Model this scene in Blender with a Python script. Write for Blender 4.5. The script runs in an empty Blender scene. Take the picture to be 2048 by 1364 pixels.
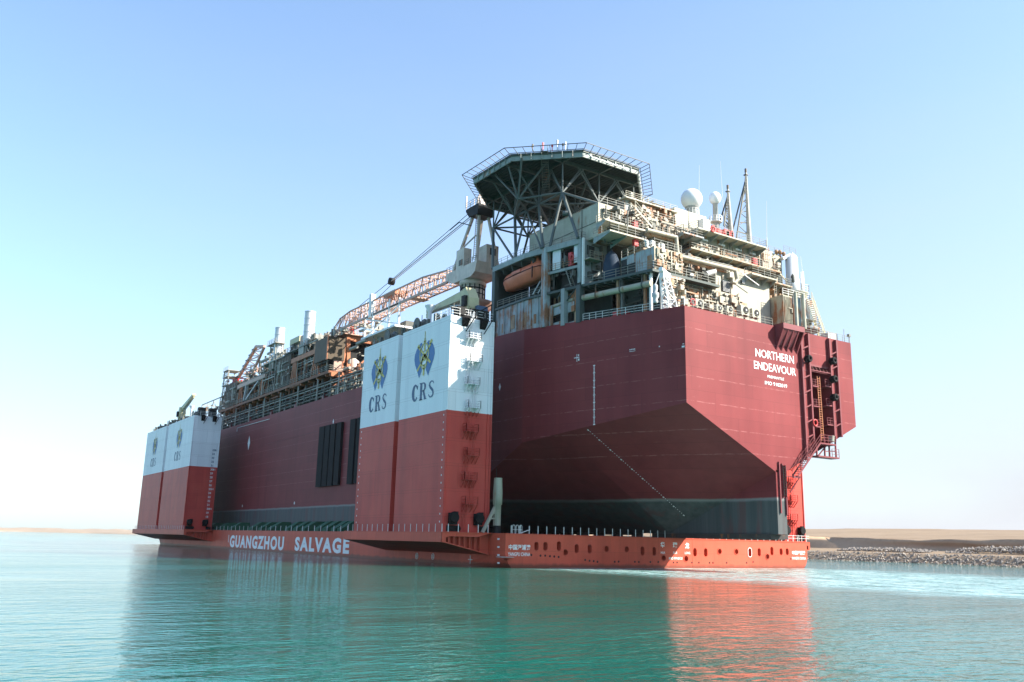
import bpy, bmesh, math, random
from mathutils import Vector as V, Matrix, noise as mn
random.seed(11)
R = math.radians
SC = bpy.context.scene
COL = SC.collection

# ------------------------------------------------------------------ camera
CAM = V((-63.5655, -96.0912, 3.3748))
YAW, PITCH, ROLL, FPX = -0.5865, 0.2235, 0.0230, 1756.91
Fv = V((-math.sin(YAW) * math.cos(PITCH), math.cos(YAW) * math.cos(PITCH), math.sin(PITCH)))
R0 = Fv.cross(V((0, 0, 1))).normalized()
U0 = R0.cross(Fv)
Rv = R0 * math.cos(ROLL) + U0 * math.sin(ROLL)
Uv = U0 * math.cos(ROLL) - R0 * math.sin(ROLL)
cd = bpy.data.cameras.new('camera')
cd.sensor_width = 36.0
cd.lens = FPX / 2048 * 36.0
cd.clip_start = 0.5
cd.clip_end = 60000
cam = bpy.data.objects.new('camera', cd)
COL.objects.link(cam)
M = Matrix((Rv, Uv, -Fv)).transposed().to_4x4()
M.translation = CAM
cam.matrix_world = M
SC.camera = cam

# ------------------------------------------------------------------ sky and sun
SKY, SUN_E, EXPO = 0.10, 5.0, 1.42
HAZE_K, HAZE_S, HAZE_B = 3.3, 1.30, 0.33
HAZE_C = (3.05, 3.12, 3.36, 1)
HAZE_D = 0.00004
SKY_TINT = (0.93, 1.20, 1.36, 1)
SUN = V((1.0, -1.0, 0.97)).normalized()
w = bpy.data.worlds.new('World')
SC.world = w
w.use_nodes = True
nt = w.node_tree
bg = nt.nodes['Background']
sky = nt.nodes.new('ShaderNodeTexSky')
sky.sky_type = 'NISHITA'
sky.sun_disc = False
sky.sun_elevation = math.asin(SUN.z)
sky.sun_rotation = math.atan2(SUN.x, SUN.y)
sky.altitude = 0
sky.air_density = 1.0
sky.dust_density = 0.8
sky.ozone_density = 1.0
# pale desert haze that thickens towards the horizon and towards the sun
geo = nt.nodes.new('ShaderNodeNewGeometry')
sep = nt.nodes.new('ShaderNodeSeparateXYZ'); nt.links.new(geo.outputs['Incoming'], sep.inputs[0])
def wm(op, a, b=None):
    n = nt.nodes.new('ShaderNodeMath'); n.operation = op
    for i, x in enumerate((a, b)):
        if x is None: continue
        if hasattr(x, 'links'): nt.links.new(x, n.inputs[i])
        else: n.inputs[i].default_value = x
    return n.outputs[0]
up = wm('MAXIMUM', wm('MULTIPLY', sep.outputs[2], -1.0), 0.0)
sd = nt.nodes.new('ShaderNodeVectorMath'); sd.operation = 'DOT_PRODUCT'
nt.links.new(geo.outputs['Incoming'], sd.inputs[0]); sd.inputs[1].default_value = tuple(-SUN)
tosun = wm('MULTIPLY', wm('ADD', sd.outputs['Value'], 1.0), 0.5)
hz = wm('EXPONENT', wm('MULTIPLY', up, -HAZE_K))
hz = wm('MULTIPLY', hz, wm('ADD', wm('MULTIPLY', tosun, HAZE_S), HAZE_B))
mx = nt.nodes.new('ShaderNodeMix'); mx.data_type = 'RGBA'; mx.blend_type = 'MIX'
tint = nt.nodes.new('ShaderNodeMix'); tint.data_type = 'RGBA'; tint.blend_type = 'MULTIPLY'
tint.inputs[0].default_value = 1.0; nt.links.new(sky.outputs[0], tint.inputs[6]); tint.inputs[7].default_value = SKY_TINT
cl = nt.nodes.new('ShaderNodeTexNoise'); cl.inputs['Scale'].default_value = 2.2; cl.inputs['Detail'].default_value = 5
cm = nt.nodes.new('ShaderNodeMapping'); nt.links.new(geo.outputs['Incoming'], cm.inputs[0]); cm.inputs['Scale'].default_value = (1, 1, 4.5)
nt.links.new(cm.outputs[0], cl.inputs[0])
hz = wm('MULTIPLY', hz, wm('ADD', wm('MULTIPLY', cl.outputs['Fac'], 0.56), 0.72))
nt.links.new(wm('MINIMUM', hz, 0.97), mx.inputs[0]); nt.links.new(tint.outputs[2], mx.inputs[6])
mx.inputs[7].default_value = HAZE_C
nt.links.new(mx.outputs[2], bg.inputs[0])
bg.inputs[1].default_value = SKY
sl = bpy.data.lights.new('sun', 'SUN')
sl.energy = SUN_E
sl.angle = R(0.53)
sl.color = (1.0, 0.93, 0.82)
so = bpy.data.objects.new('sun', sl)
COL.objects.link(so)
so.rotation_euler = SUN.to_track_quat('Z', 'Y').to_euler()
so.location = (100, -200, 200)

SC.view_settings.view_transform = 'Standard'
SC.view_settings.look = 'None'
SC.view_settings.gamma = 1
SC.view_settings.exposure = EXPO
SC.render.engine = 'CYCLES'
SC.cycles.max_bounces = 6
SC.cycles.diffuse_bounces = 2
SC.cycles.caustics_reflective = False
SC.cycles.caustics_refractive = False
SC.cycles.glossy_bounces = 3
SC.cycles.volume_bounces = 0
SC.cycles.use_denoising = True

# ------------------------------------------------------------------ helpers
def A(u, v, ax, val):
    """point of the real plane x, y or z = val seen at (u, v) of the 2048 wide photograph"""
    d = Fv + Rv * ((u - 1024) / FPX) - Uv * ((v - 682) / FPX)
    i = 'xyz'.index(ax)
    return CAM + d * ((val - CAM[i]) / d[i])

def zoomer(x0, y0, k):
    return lambda x, y, ax, val: A(x0 + x * k, y0 + y * k, ax, val)
Z1 = zoomer(900, 260, .20528)
Z2 = zoomer(1180, 320, .24932)
Z3 = zoomer(900, 420, .20528)
Z4 = zoomer(660, 380, .23468)
Z5 = zoomer(260, 600, .2346)
Z6 = zoomer(1340, 580, .2053)
Z7 = zoomer(1380, 440, .1613)
Z8 = zoomer(1100, 480, .13672)
ZT = zoomer(960, 1020, .3418)
ZS = zoomer(1480, 600, .26396)

WLOC = {}

def wloc(o):
    p = V((0, 0, 0))
    while o is not None:
        p = p + o.location
        o = o.parent
    return p

def empty(name, loc, label=None, cat=None, group=None):
    o = bpy.data.objects.new(name, None)
    COL.objects.link(o)
    o.location = loc
    o.empty_display_size = 0.5
    tag(o, label, cat, group)
    return o

def tag(o, label=None, cat=None, group=None, kind=None):
    if label: o['label'] = label
    if cat: o['category'] = cat
    if group: o['group'] = group
    if kind: o['kind'] = kind
    return o

def perp(d):
    d = d.normalized()
    a = V((0, 0, 1)) if abs(d.z) < .95 else V((1, 0, 0))
    s = d.cross(a).normalized()
    return s, s.cross(d).normalized()

class MB:
    """collects shapes, then becomes ONE mesh object"""
    def __init__(s):
        s.v = []; s.f = []; s.sm = []
    def add(s, vs, fs, smooth=False):
        n = len(s.v)
        s.v.extend(V(p) for p in vs)
        s.f.extend(tuple(i + n for i in f) for f in fs)
        s.sm.extend([smooth] * len(fs))
        return s
    def box(s, x0, x1, y0, y1, z0, z1):
        return s.add([(x, y, z) for z in (z0, z1) for y in (y0, y1) for x in (x0, x1)],
                     [(0, 2, 3, 1), (4, 5, 7, 6), (0, 1, 5, 4), (2, 6, 7, 3), (0, 4, 6, 2), (1, 3, 7, 5)])
    def bar(s, p, q, w=.1, h=None, up=None):
        p, q = V(p), V(q); h = h or w
        d = q - p
        if d.length < 1e-6: return s
        if up is None: a, b = perp(d)
        else:
            a = d.cross(V(up)).normalized(); b = a.cross(d).normalized()
        a = a * w / 2; b = b * h / 2
        vs = [c + i * a + j * b for c in (p, q) for i, j in ((-1, -1), (1, -1), (1, 1), (-1, 1))]
        return s.add(vs, [(3, 2, 1, 0), (4, 5, 6, 7), (0, 1, 5, 4), (1, 2, 6, 5), (2, 3, 7, 6), (3, 0, 4, 7)])
    def tube(s, p, q, r=.1, n=8, r2=None, cap=True):
        p, q = V(p), V(q); r2 = r if r2 is None else r2
        d = q - p
        if d.length < 1e-6: return s
        a, b = perp(d)
        vs = []
        for c, rr in ((p, r), (q, r2)):
            for i in range(n):
                t = 2 * math.pi * i / n
                vs.append(c + a * math.cos(t) * rr + b * math.sin(t) * rr)
        s.add(vs, [(i, (i + 1) % n, n + (i + 1) % n, n + i)[::-1] for i in range(n)], n > 6)
        if cap: s.add(vs, [tuple(range(n)), tuple(range(2 * n - 1, n - 1, -1))])
        return s
    def pipe(s, pts, r=.1, n=8):
        for a, b in zip(pts, pts[1:]): s.tube(a, b, r, n)
        for a in pts[1:-1]: s.ball(a, r * 1.06, 8, 5)
        return s
    def ball(s, c, r, n=16, m=10, sz=1.0, lo=-90):
        c = V(c); vs = []; fs = []
        for j in range(m + 1):
            ph = R(lo + (90 - lo) * j / m)
            for i in range(n):
                t = 2 * math.pi * i / n
                vs.append(c + V((math.cos(t) * math.cos(ph) * r, math.sin(t) * math.cos(ph) * r, math.sin(ph) * r * sz)))
        for j in range(m):
            for i in range(n):
                fs.append((j * n + i, j * n + (i + 1) % n, (j + 1) * n + (i + 1) % n, (j + 1) * n + i))
        return s.add(vs, fs, True)
    def lathe(s, c, prof, n=20, ax=None, smooth=True):
        """prof: (radius, height) pairs round axis ax"""
        c = V(c); ax = V(ax or (0, 0, 1)).normalized()
        a, b = perp(ax); vs = []; fs = []
        for r, h in prof:
            for i in range(n):
                t = 2 * math.pi * i / n
                vs.append(c + ax * h + a * math.cos(t) * r + b * math.sin(t) * r)
        m = len(prof)
        for j in range(m - 1):
            for i in range(n):
                fs.append((j * n + i, j * n + (i + 1) % n, (j + 1) * n + (i + 1) % n, (j + 1) * n + i)[::-1])
        s.add(vs, fs, smooth)
        return s.add(vs, [tuple(range(n)), tuple(range(m * n - 1, (m - 1) * n - 1, -1))])
    def quad(s, *p):
        return s.add(p, [tuple(range(len(p)))])
    def prism(s, pts, vec):
        n = len(pts); vec = V(vec)
        vs = [V(p) for p in pts] + [V(p) + vec for p in pts]
        return s.add(vs, [tuple(range(n))[::-1], tuple(range(n, 2 * n))] + [(i, (i + 1) % n, n + (i + 1) % n, n + i) for i in range(n)])
    def loft(s, secs, closed=False, smooth=False):
        n = len(secs[0]); vs = [p for q in secs for p in q]; fs = []
        for j in range(len(secs) - 1):
            for i in range(n if closed else n - 1):
                fs.append((j * n + i, j * n + (i + 1) % n, (j + 1) * n + (i + 1) % n, (j + 1) * n + i))
        return s.add(vs, fs, smooth)
    def rail(s, pts, h=1.1, sp=1.5, w=.06, rows=3):
        pts = [V(p) for p in pts]
        for a, b in zip(pts, pts[1:]):
            L = (b - a).length
            n = max(1, round(L / sp))
            for i in range(n + 1):
                c = a.lerp(b, i / n)
                s.bar(c, c + V((0, 0, h)), w)
            for k in range(rows):
                z = h * (k + 1) / rows
                s.bar(a + V((0, 0, z)), b + V((0, 0, z)), w * .8)
        return s
    def ladder(s, p, q, wdir, wid=.5, step=.35, w=.06):
        p, q, wd = V(p), V(q), V(wdir).normalized() * wid / 2
        s.bar(p - wd, q - wd, w); s.bar(p + wd, q + wd, w)
        n = max(1, int((q - p).length / step))
        for i in range(1, n):
            c = p.lerp(q, i / n)
            s.bar(c - wd, c + wd, w * .7)
        return s
    def stair(s, p, q, wdir, wid=.9, w=.12, rail=True):
        p, q, wd = V(p), V(q), V(wdir).normalized() * wid / 2
        for sg in (-1, 1):
            s.bar(p + wd * sg, q + wd * sg, .05, .25)
            if rail:
                n = max(2, round((q - p).length / 1.2))
                for k in (.55, 1.05): s.bar(p + wd * sg + V((0, 0, k)), q + wd * sg + V((0, 0, k)), .055)
                for i in range(n + 1):
                    c = p.lerp(q, i / n) + wd * sg
                    s.bar(c, c + V((0, 0, 1.05)), .055)
        n = max(2, round(abs(q.z - p.z) / .28))
        for i in range(n + 1):
            c = p.lerp(q, i / n)
            s.bar(c - wd, c + wd, .24, .05, up=(0, 0, 1))
        return s
    def truss(s, a0, a1, b0, b1, n, r, rd=None, mode='x'):
        """plane truss between chord a0-a1 and chord b0-b1"""
        a0, a1, b0, b1 = map(V, (a0, a1, b0, b1)); rd = rd or r * .6
        for i in range(n + 1):
            t = i / n
            s.bar(a0.lerp(a1, t), b0.lerp(b1, t), rd)
            if i < n:
                u = (i + 1) / n
                if mode == 'x' or i % 2 == 0: s.bar(a0.lerp(a1, t), b0.lerp(b1, u), rd)
                if mode == 'x' or i % 2 == 1: s.bar(b0.lerp(b1, t), a0.lerp(a1, u), rd)
        return s
    def build(s, name, mat, parent=None, at=None):
        off = wloc(parent) if parent is not None else V((0, 0, 0))
        loc = V((0, 0, 0))
        if parent is None and at is not None: loc = V(at); off = V(at)
        me = bpy.data.meshes.new(name)
        me.from_pydata([p - off for p in s.v], [], s.f)
        me.polygons.foreach_set('use_smooth', s.sm)
        me.update()
        me.materials.append(mat)
        o = bpy.data.objects.new(name, me)
        COL.objects.link(o)
        o.location = loc
        if parent is not None: o.parent = parent
        return o

def recalc(o):
    bm = bmesh.new(); bm.from_mesh(o.data)
    bmesh.ops.recalc_face_normals(bm, faces=bm.faces)
    bm.to_mesh(o.data); bm.free()
    return o

def text_mb(body, origin, xdir, updir, height, width=None, bold=0.0, space=1.0, lift=.012):
    """lettering as a thin mesh on a surface; origin is the lower left corner"""
    c = bpy.data.curves.new('lettering', 'FONT')
    c.body = body; c.size = 1; c.offset = bold; c.space_character = space; c.resolution_u = 3
    o = bpy.data.objects.new('lettering', c)
    COL.objects.link(o)
    bpy.context.view_layer.update()
    dg = bpy.context.evaluated_depsgraph_get()
    me = bpy.data.meshes.new_from_object(o.evaluated_get(dg))
    bpy.data.objects.remove(o); bpy.data.curves.remove(c)
    xs = [v.co.x for v in me.vertices]; ys = [v.co.y for v in me.vertices]
    x0, x1, y0, y1 = min(xs), max(xs), min(ys), max(ys)
    ky = height / (y1 - y0)
    kx = width / (x1 - x0) if width else ky
    X, U = V(xdir).normalized(), V(updir).normalized()
    N = X.cross(U)
    O = V(origin) + N * lift
    m = MB()
    m.add([O + X * (v.co.x - x0) * kx + U * (v.co.y - y0) * ky for v in me.vertices], [tuple(p.vertices) for p in me.polygons])
    bpy.data.meshes.remove(me)
    return m

# ------------------------------------------------------------------ materials
def nodes(name):
    m = bpy.data.materials.new(name); m.use_nodes = True
    t = m.node_tree
    return m, t, t.nodes['Principled BSDF']

def N(t, typ, **kw):
    n = t.nodes.new(typ)
    for k, v in kw.items(): setattr(n, k, v)
    return n

def coords(t, scale=(1, 1, 1)):
    tc = N(t, 'ShaderNodeTexCoord'); mp = N(t, 'ShaderNodeMapping')
    t.links.new(tc.outputs['Object'], mp.inputs[0])
    mp.inputs['Scale'].default_value = scale
    return mp.outputs[0]

def noise(t, co, scale, detail=4, rough=.55):
    n = N(t, 'ShaderNodeTexNoise')
    n.inputs['Scale'].default_value = scale; n.inputs['Detail'].default_value = detail; n.inputs['Roughness'].default_value = rough
    t.links.new(co, n.inputs[0])
    return n.outputs['Fac']

def ramp(t, fac, a, b, lo=0.0, hi=1.0):
    n = N(t, 'ShaderNodeMapRange'); n.clamp = True
    t.links.new(fac, n.inputs[0])
    n.inputs[1].default_value = a; n.inputs[2].default_value = b; n.inputs[3].default_value = lo; n.inputs[4].default_value = hi
    return n.outputs[0]

def mixc(t, fac, a, b, blend='MIX'):
    n = N(t, 'ShaderNodeMix', data_type='RGBA', blend_type=blend)
    for sk, x in ((0, fac), (6, a), (7, b)):
        if hasattr(x, 'links'): t.links.new(x, n.inputs[sk])
        elif isinstance(x, (int, float)): n.inputs[sk].default_value = x
        else: n.inputs[sk].default_value = (*x, 1)
    return n.outputs[2]

def mth(t, op, a, b=None, clamp=False):
    n = N(t, 'ShaderNodeMath', operation=op); n.use_clamp = clamp
    for i, x in enumerate((a, b)):
        if x is None: continue
        if hasattr(x, 'links'): t.links.new(x, n.inputs[i])
        else: n.inputs[i].default_value = x
    return n.outputs[0]

def plates(t, wide, tall, amt):
    """each shell plate has its own slight tone and the seams between them show: returns tone factor 1 +- amt"""
    tc = N(t, 'ShaderNodeTexCoord'); sp = N(t, 'ShaderNodeSeparateXYZ')
    t.links.new(tc.outputs['Object'], sp.inputs[0])
    row = mth(t, 'FLOOR', mth(t, 'DIVIDE', sp.outputs[2], tall))
    u = mth(t, 'ADD', mth(t, 'DIVIDE', mth(t, 'ADD', sp.outputs[0], sp.outputs[1]), wide), mth(t, 'MULTIPLY', row, .37))
    cb = N(t, 'ShaderNodeCombineXYZ')
    t.links.new(mth(t, 'FLOOR', u), cb.inputs[0]); t.links.new(row, cb.inputs[1])
    wn = N(t, 'ShaderNodeTexWhiteNoise'); t.links.new(cb.outputs[0], wn.inputs[0])
    f = mth(t, 'ADD', mth(t, 'MULTIPLY', wn.outputs[0], 2 * amt), 1 - amt)
    edge = mth(t, 'MAXIMUM', mth(t, 'LESS_THAN', mth(t, 'FRACT', u), .05 / wide * 1.2), mth(t, 'LESS_THAN', mth(t, 'FRACT', mth(t, 'DIVIDE', sp.outputs[2], tall)), .05 / tall))
    return mth(t, 'MULTIPLY', f, mth(t, 'SUBTRACT', 1.0, mth(t, 'MULTIPLY', edge, .22)))

def scale_col(t, c, f):
    v = N(t, 'ShaderNodeVectorMath', operation='SCALE')
    t.links.new(c, v.inputs[0]); t.links.new(f, v.inputs['Scale'])
    return v.outputs[0]

def zcoord(t):
    tc = N(t, 'ShaderNodeTexCoord'); sp = N(t, 'ShaderNodeSeparateXYZ')
    t.links.new(tc.outputs['Object'], sp.inputs[0])
    return sp.outputs

RUST = (.20, .075, .028)
def paint(name, base, rough=.5, var=.25, rust=0.0, rscale=1.0, streak=.12, dark=.0, metal=0, rustcol=RUST, spec=.28, bump=0.0):
    m, t, p = nodes(name)
    co = coords(t)
    n1 = noise(t, co, .6, 5); n2 = noise(t, co, 5.0, 3)
    f = ramp(t, n1, .3, .7)
    c = mixc(t, f, tuple(x * (1 - var) for x in base), tuple(min(.9, x * (1 + var * .55)) for x in base))
    c = mixc(t, ramp(t, n2, .35, .75, 0, .25 * min(1, var * 3)), c, tuple(x * .6 for x in base))
    if dark:
        cs = coords(t, (1.3, 1.3, .10))
        c = mixc(t, ramp(t, noise(t, cs, 1.1, 4, .6), .5, .75, 0, dark), c, tuple(x * .35 for x in base))
    if rust:
        cs = coords(t, (1, 1, streak))
        a = noise(t, cs, 1.5 * rscale, 6, .65)
        b = noise(t, co, .28 * rscale, 3)
        g = mth(t, 'ADD', mth(t, 'MULTIPLY', a, .7), mth(t, 'MULTIPLY', b, .5))
        th = .80 - .28 * rust
        c = mixc(t, ramp(t, g, th, th + .10, 0, .92), c, mixc(t, ramp(t, n2, .3, .7), rustcol, tuple(x * 1.9 for x in rustcol)))
    t.links.new(c, p.inputs['Base Color'])
    p.inputs['Roughness'].default_value = rough
    p.inputs['Metallic'].default_value = metal
    p.inputs['Specular IOR Level'].default_value = spec
    if bump:
        bn = N(t, 'ShaderNodeBump'); bn.inputs['Strength'].default_value = bump; bn.inputs['Distance'].default_value = .05
        t.links.new(noise(t, coords(t, (1, 1, 1)), .35, 2), bn.inputs['Height']); t.links.new(bn.outputs[0], p.inputs['Normal'])
    return m

MAT = {}
# ------------------------------------------------------------------ materials of the scene
MAT['lettering_white'] = paint('white_lettering', (.80, .80, .80), .5, .08)
MAT['white'] = paint('white_paint', (.76, .77, .76), .45, .10, rust=.10)
MAT['white_clean'] = paint('clean_white_paint', (.80, .80, .80), .35, .05)
MAT['cream'] = paint('cream_wall_paint', (.37, .345, .26), .5, .25, rust=.72, rscale=.9, dark=.35)
MAT['cream_clean'] = paint('pale_wall_paint', (.42, .40, .315), .5, .2, rust=.45, dark=.28)
MAT['grey_wall'] = paint('pale_grey_wall_paint', (.27, .31, .30), .5, .18, rust=.42, dark=.30)
MAT['grey_green'] = paint('grey_green_steel_paint', (.06, .083, .076), .5, .2, rust=.12, dark=.15)
MAT['rusty'] = paint('rusty_blue_grey_plate', (.36, .41, .42), .55, .2, rust=.82, rscale=1.6, streak=.05, dark=.45)
MAT['rail'] = paint('railing_paint', (.25, .25, .215), .5, .15, rust=.25)
MAT['rail_white'] = paint('white_railing_paint', (.72, .72, .70), .5, .1)
MAT['pipe'] = paint('pipe_paint', (.40, .37, .29), .45, .25, rust=.5)
MAT['pipe_rust'] = paint('rusty_pipe_steel', (.40, .27, .17), .6, .3, rust=.8)
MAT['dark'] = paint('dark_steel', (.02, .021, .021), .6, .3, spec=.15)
MAT['black'] = paint('black_rubber', (.012, .012, .013), .7, .2, spec=.12)
MAT['void'] = paint('painted_interior_shade', (.035, .04, .04), .7, .3)  # near-black tone painted for the shade inside openings and recesses
MAT['orange'] = paint('orange_gelcoat', (.62, .155, .075), .35, .12, dark=.12)
MAT['salmon'] = paint('salmon_crane_paint', (.52, .33, .255), .5, .15, rust=.12)
MAT['pinkwhite'] = paint('faded_pinkish_crane_paint', (.66, .54, .46), .5, .2, rust=.42, dark=.25)
MAT['rustorange'] = paint('orange_primer_steel', (.46, .17, .08), .55, .25, rust=.35)
MAT['beige'] = paint('beige_machine_paint', (.52, .47, .29), .5, .12, rust=.12)
MAT['rust_brown'] = paint('rust_brown_deck_steel', (.24, .095, .05), .6, .3, rust=.4, dark=.3)
MAT['brown'] = paint('brown_cladding', (.10, .072, .044), .6, .25, dark=.2)
MAT['module'] = paint('grey_module_steel', (.115, .12, .105), .55, .3, rust=.45)
MAT['module_pale'] = paint('pale_module_paint', (.36, .355, .31), .5, .3, rust=.4)
MAT['red'] = paint('signal_red_paint', (.55, .05, .05), .45, .12)
MAT['blue_dark'] = paint('dark_blue_tarpaulin', (.02, .04, .07), .7, .2)
MAT['green_block'] = paint('green_cribbing_paint', (.03, .11, .06), .7, .25)
MAT['deck_dark'] = paint('deck_plating_paint', (.055, .045, .042), .7, .3, rust=.4)
MAT['gold'] = paint('gold_emblem_paint', (.62, .50, .14), .5, .06)
MAT['navy'] = paint('navy_lettering', (.055, .11, .20), .5, .06)
MAT['emblem_blue'] = paint('blue_emblem_paint', (.06, .17, .38), .5, .06)
MAT['steelgrey'] = paint('galvanised_steel', (.45, .46, .46), .45, .15, rust=.08)
MAT['mast'] = paint('weathered_mast_paint', (.36, .36, .34), .5, .2, rust=.3, dark=.5)
MAT['truss'] = paint('grey_tube_paint', (.105, .122, .118), .5, .15)
MAT['stack'] = paint('pale_stack_metal', (.66, .68, .70), .4, .1, dark=.12)
MAT['skin'] = paint('skin', (.45, .28, .2), .6, .05)
MAT['orange_cloth'] = paint('orange_overall', (.6, .16, .04), .8, .1)

def red_white(name, zsplit):
    m, t, p = nodes(name)
    z = zcoord(t)[2]
    co = coords(t)
    f = mth(t, 'GREATER_THAN', z, zsplit)
    cs = coords(t, (1, 1, .06))
    n = noise(t, cs, .55, 5, .6)
    nb = noise(t, co, .18, 3)
    red = mixc(t, ramp(t, n, .35, .7), (.55, .066, .05), (.43, .052, .042))
    red = mixc(t, ramp(t, nb, .4, .65, 0, .45), red, (.60, .095, .066))
    red = mixc(t, ramp(t, mth(t, 'ADD', z, mth(t, 'MULTIPLY', noise(t, co, .45, 5), 3.0)), 6.2, 8.2, .5, 0), red, (.38, .05, .04))
    wh = mixc(t, ramp(t, n, .35, .75), (.80, .81, .82), (.72, .73, .75))
    # plate seams
    se = mth(t, 'LESS_THAN', mth(t, 'FRACT', mth(t, 'DIVIDE', mth(t, 'ADD', z, .37), 3.3)), .012)
    c = mixc(t, f, red, wh)
    c = mixc(t, mth(t, 'MULTIPLY', se, .35), c, (.18, .04, .04), 'MULTIPLY')
    c = scale_col(t, c, plates(t, 7.0, 3.3, .035))
    run = noise(t, coords(t, (1.6, 1.6, .035)), 1.6, 5, .7)
    c = mixc(t, mth(t, 'MULTIPLY', ramp(t, run, .60, .74, 0, .55), ramp(t, noise(t, co, .25, 3), .42, .6)), c, mixc(t, f, (.26, .035, .028), (.50, .42, .36)))
    sc = noise(t, coords(t, (1, 1, .5)), 1.4, 6, .75)
    c = mixc(t, ramp(t, sc, .66, .74, 0, .4), c, (.42, .20, .16))
    t.links.new(c, p.inputs['Base Color'])
    p.inputs['Roughness'].default_value = .5
    p.inputs['Specular IOR Level'].default_value = .22
    bn = N(t, 'ShaderNodeBump'); bn.inputs['Strength'].default_value = .12; bn.inputs['Distance'].default_value = .06
    t.links.new(noise(t, coords(t, (.6, .6, .9)), .6, 2), bn.inputs['Height']); t.links.new(bn.outputs[0], p.inputs['Normal'])
    return m

def hull_red(name, base, dark):
    m, t, p = nodes(name)
    co = coords(t); z = zcoord(t)[2]
    cs = coords(t, (1, 1, .09))
    n = noise(t, cs, .7, 5, .62)
    nb = noise(t, co, .12, 4)
    c = mixc(t, ramp(t, n, .32, .7), base, tuple(x * .80 for x in base))
    c = mixc(t, ramp(t, nb, .4, .68, 0, .5), c, tuple(min(1, x * 1.22) for x in base))
    n3 = noise(t, coords(t, (1, 1, .25)), 2.3, 6, .7)
    c = mixc(t, ramp(t, n3, .60, .72, 0, .5), c, dark)
    c = scale_col(t, c, plates(t, 9.0, 2.1, .06))
    sc = noise(t, coords(t, (.35, .35, 1.6)), 1.5, 6, .75)
    c = mixc(t, ramp(t, sc, .63, .72, 0, .5), c, (.62, .26, .17))
    wl = mth(t, 'ADD', z, mth(t, 'MULTIPLY', mth(t, 'SUBTRACT', noise(t, coords(t, (1, 1, .2)), .9, 4), .5), .7))
    c = mixc(t, ramp(t, wl, .30, .62, .75, 0), c, (.10, .045, .03))
    t.links.new(c, p.inputs['Base Color'])
    p.inputs['Roughness'].default_value = .5
    p.inputs['Specular IOR Level'].default_value = .22
    bn = N(t, 'ShaderNodeBump'); bn.inputs['Strength'].default_value = .15; bn.inputs['Distance'].default_value = .08
    t.links.new(noise(t, co, .45, 2), bn.inputs['Height']); t.links.new(bn.outputs[0], p.inputs['Normal'])
    return m
MAT['hrl'] = hull_red('red_orange_hull_paint', (.57, .092, .052), (.34, .05, .034))

def fpso_paint():
    m, t, p = nodes('crimson_hull_paint')
    zz = zcoord(t); co = coords(t)
    z = mth(t, 'ADD', zz[2], FPSO_Z)
    cs = coords(t, (1, 1, .07))
    n = noise(t, cs, .6, 5, .6); nb = noise(t, co, .10, 4)
    red = mixc(t, ramp(t, n, .32, .7), (.205, .032, .035), (.165, .025, .028))
    red = mixc(t, ramp(t, nb, .42, .66, 0, .5), red, (.245, .046, .047))
    # weld seams: pale, broken lines at fixed heights
    wob = mth(t, 'MULTIPLY', mth(t, 'SUBTRACT', noise(t, coords(t, (1, 1, 0)), .35, 3), .5), .22)
    zs = mth(t, 'ADD', z, wob)
    seam = None
    for h in (29.85, 27.15, 23.75, 20.65, 17.6, 14.9):
        d = mth(t, 'LESS_THAN', mth(t, 'ABSOLUTE', mth(t, 'SUBTRACT', zs, h)), .055)
        seam = d if seam is None else mth(t, 'MAXIMUM', seam, d)
    brk = ramp(t, noise(t, coords(t, (1, 1, 0)), 1.1, 4), .40, .58, 0, .75)
    red = mixc(t, mth(t, 'MULTIPLY', seam, brk), red, (.33, .115, .112))
    red = scale_col(t, red, plates(t, 11.0, 2.9, .055))
    run = noise(t, coords(t, (1.3, 1.3, .03)), 1.3, 5, .7)
    red = mixc(t, mth(t, 'MULTIPLY', ramp(t, run, .58, .74, 0, .5), ramp(t, noise(t, co, .12, 3), .42, .6)), red, (.13, .028, .028))
    scf = noise(t, coords(t, (.3, .3, 1.5)), 1.0, 6, .78)
    red = mixc(t, ramp(t, scf, .645, .73, 0, .5), red, (.36, .14, .13))
    # grey antifouling below the waterline mark
    gn = noise(t, coords(t, (1, 1, .05)), .8, 5, .65)
    grey = mixc(t, ramp(t, gn, .3, .7), (.055, .060, .062), (.10, .104, .104))
    grey = mixc(t, ramp(t, noise(t, coords(t, (1, 1, .12)), .5, 3), .52, .62, 0, .6), grey, (.12, .055, .055))
    edge = mth(t, 'ADD', z, mth(t, 'MULTIPLY', mth(t, 'SUBTRACT', noise(t, co, .5, 4), .5), .25))
    c = mixc(t, ramp(t, edge, 9.35, 9.6), grey, red)
    c = mixc(t, mth(t, 'MULTIPLY', ramp(t, edge, 9.1, 9.4), ramp(t, edge, 9.45, 9.7, .6, 0)), c, (.30, .30, .29))
    t.links.new(c, p.inputs['Base Color'])
    p.inputs['Roughness'].default_value = .55
    p.inputs['Specular IOR Level'].default_value = .18
    bn = N(t, 'ShaderNodeBump'); bn.inputs['Strength'].default_value = .12; bn.inputs['Distance'].default_value = .08
    t.links.new(noise(t, co, .4, 2), bn.inputs['Height']); t.links.new(bn.outputs[0], p.inputs['Normal'])
    return m
FPSO_Z = 4.6
MAT['fpso'] = fpso_paint()
MAT['fpso_dark'] = paint('crimson_steel_paint', (.20, .045, .052), .5, .15)

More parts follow.
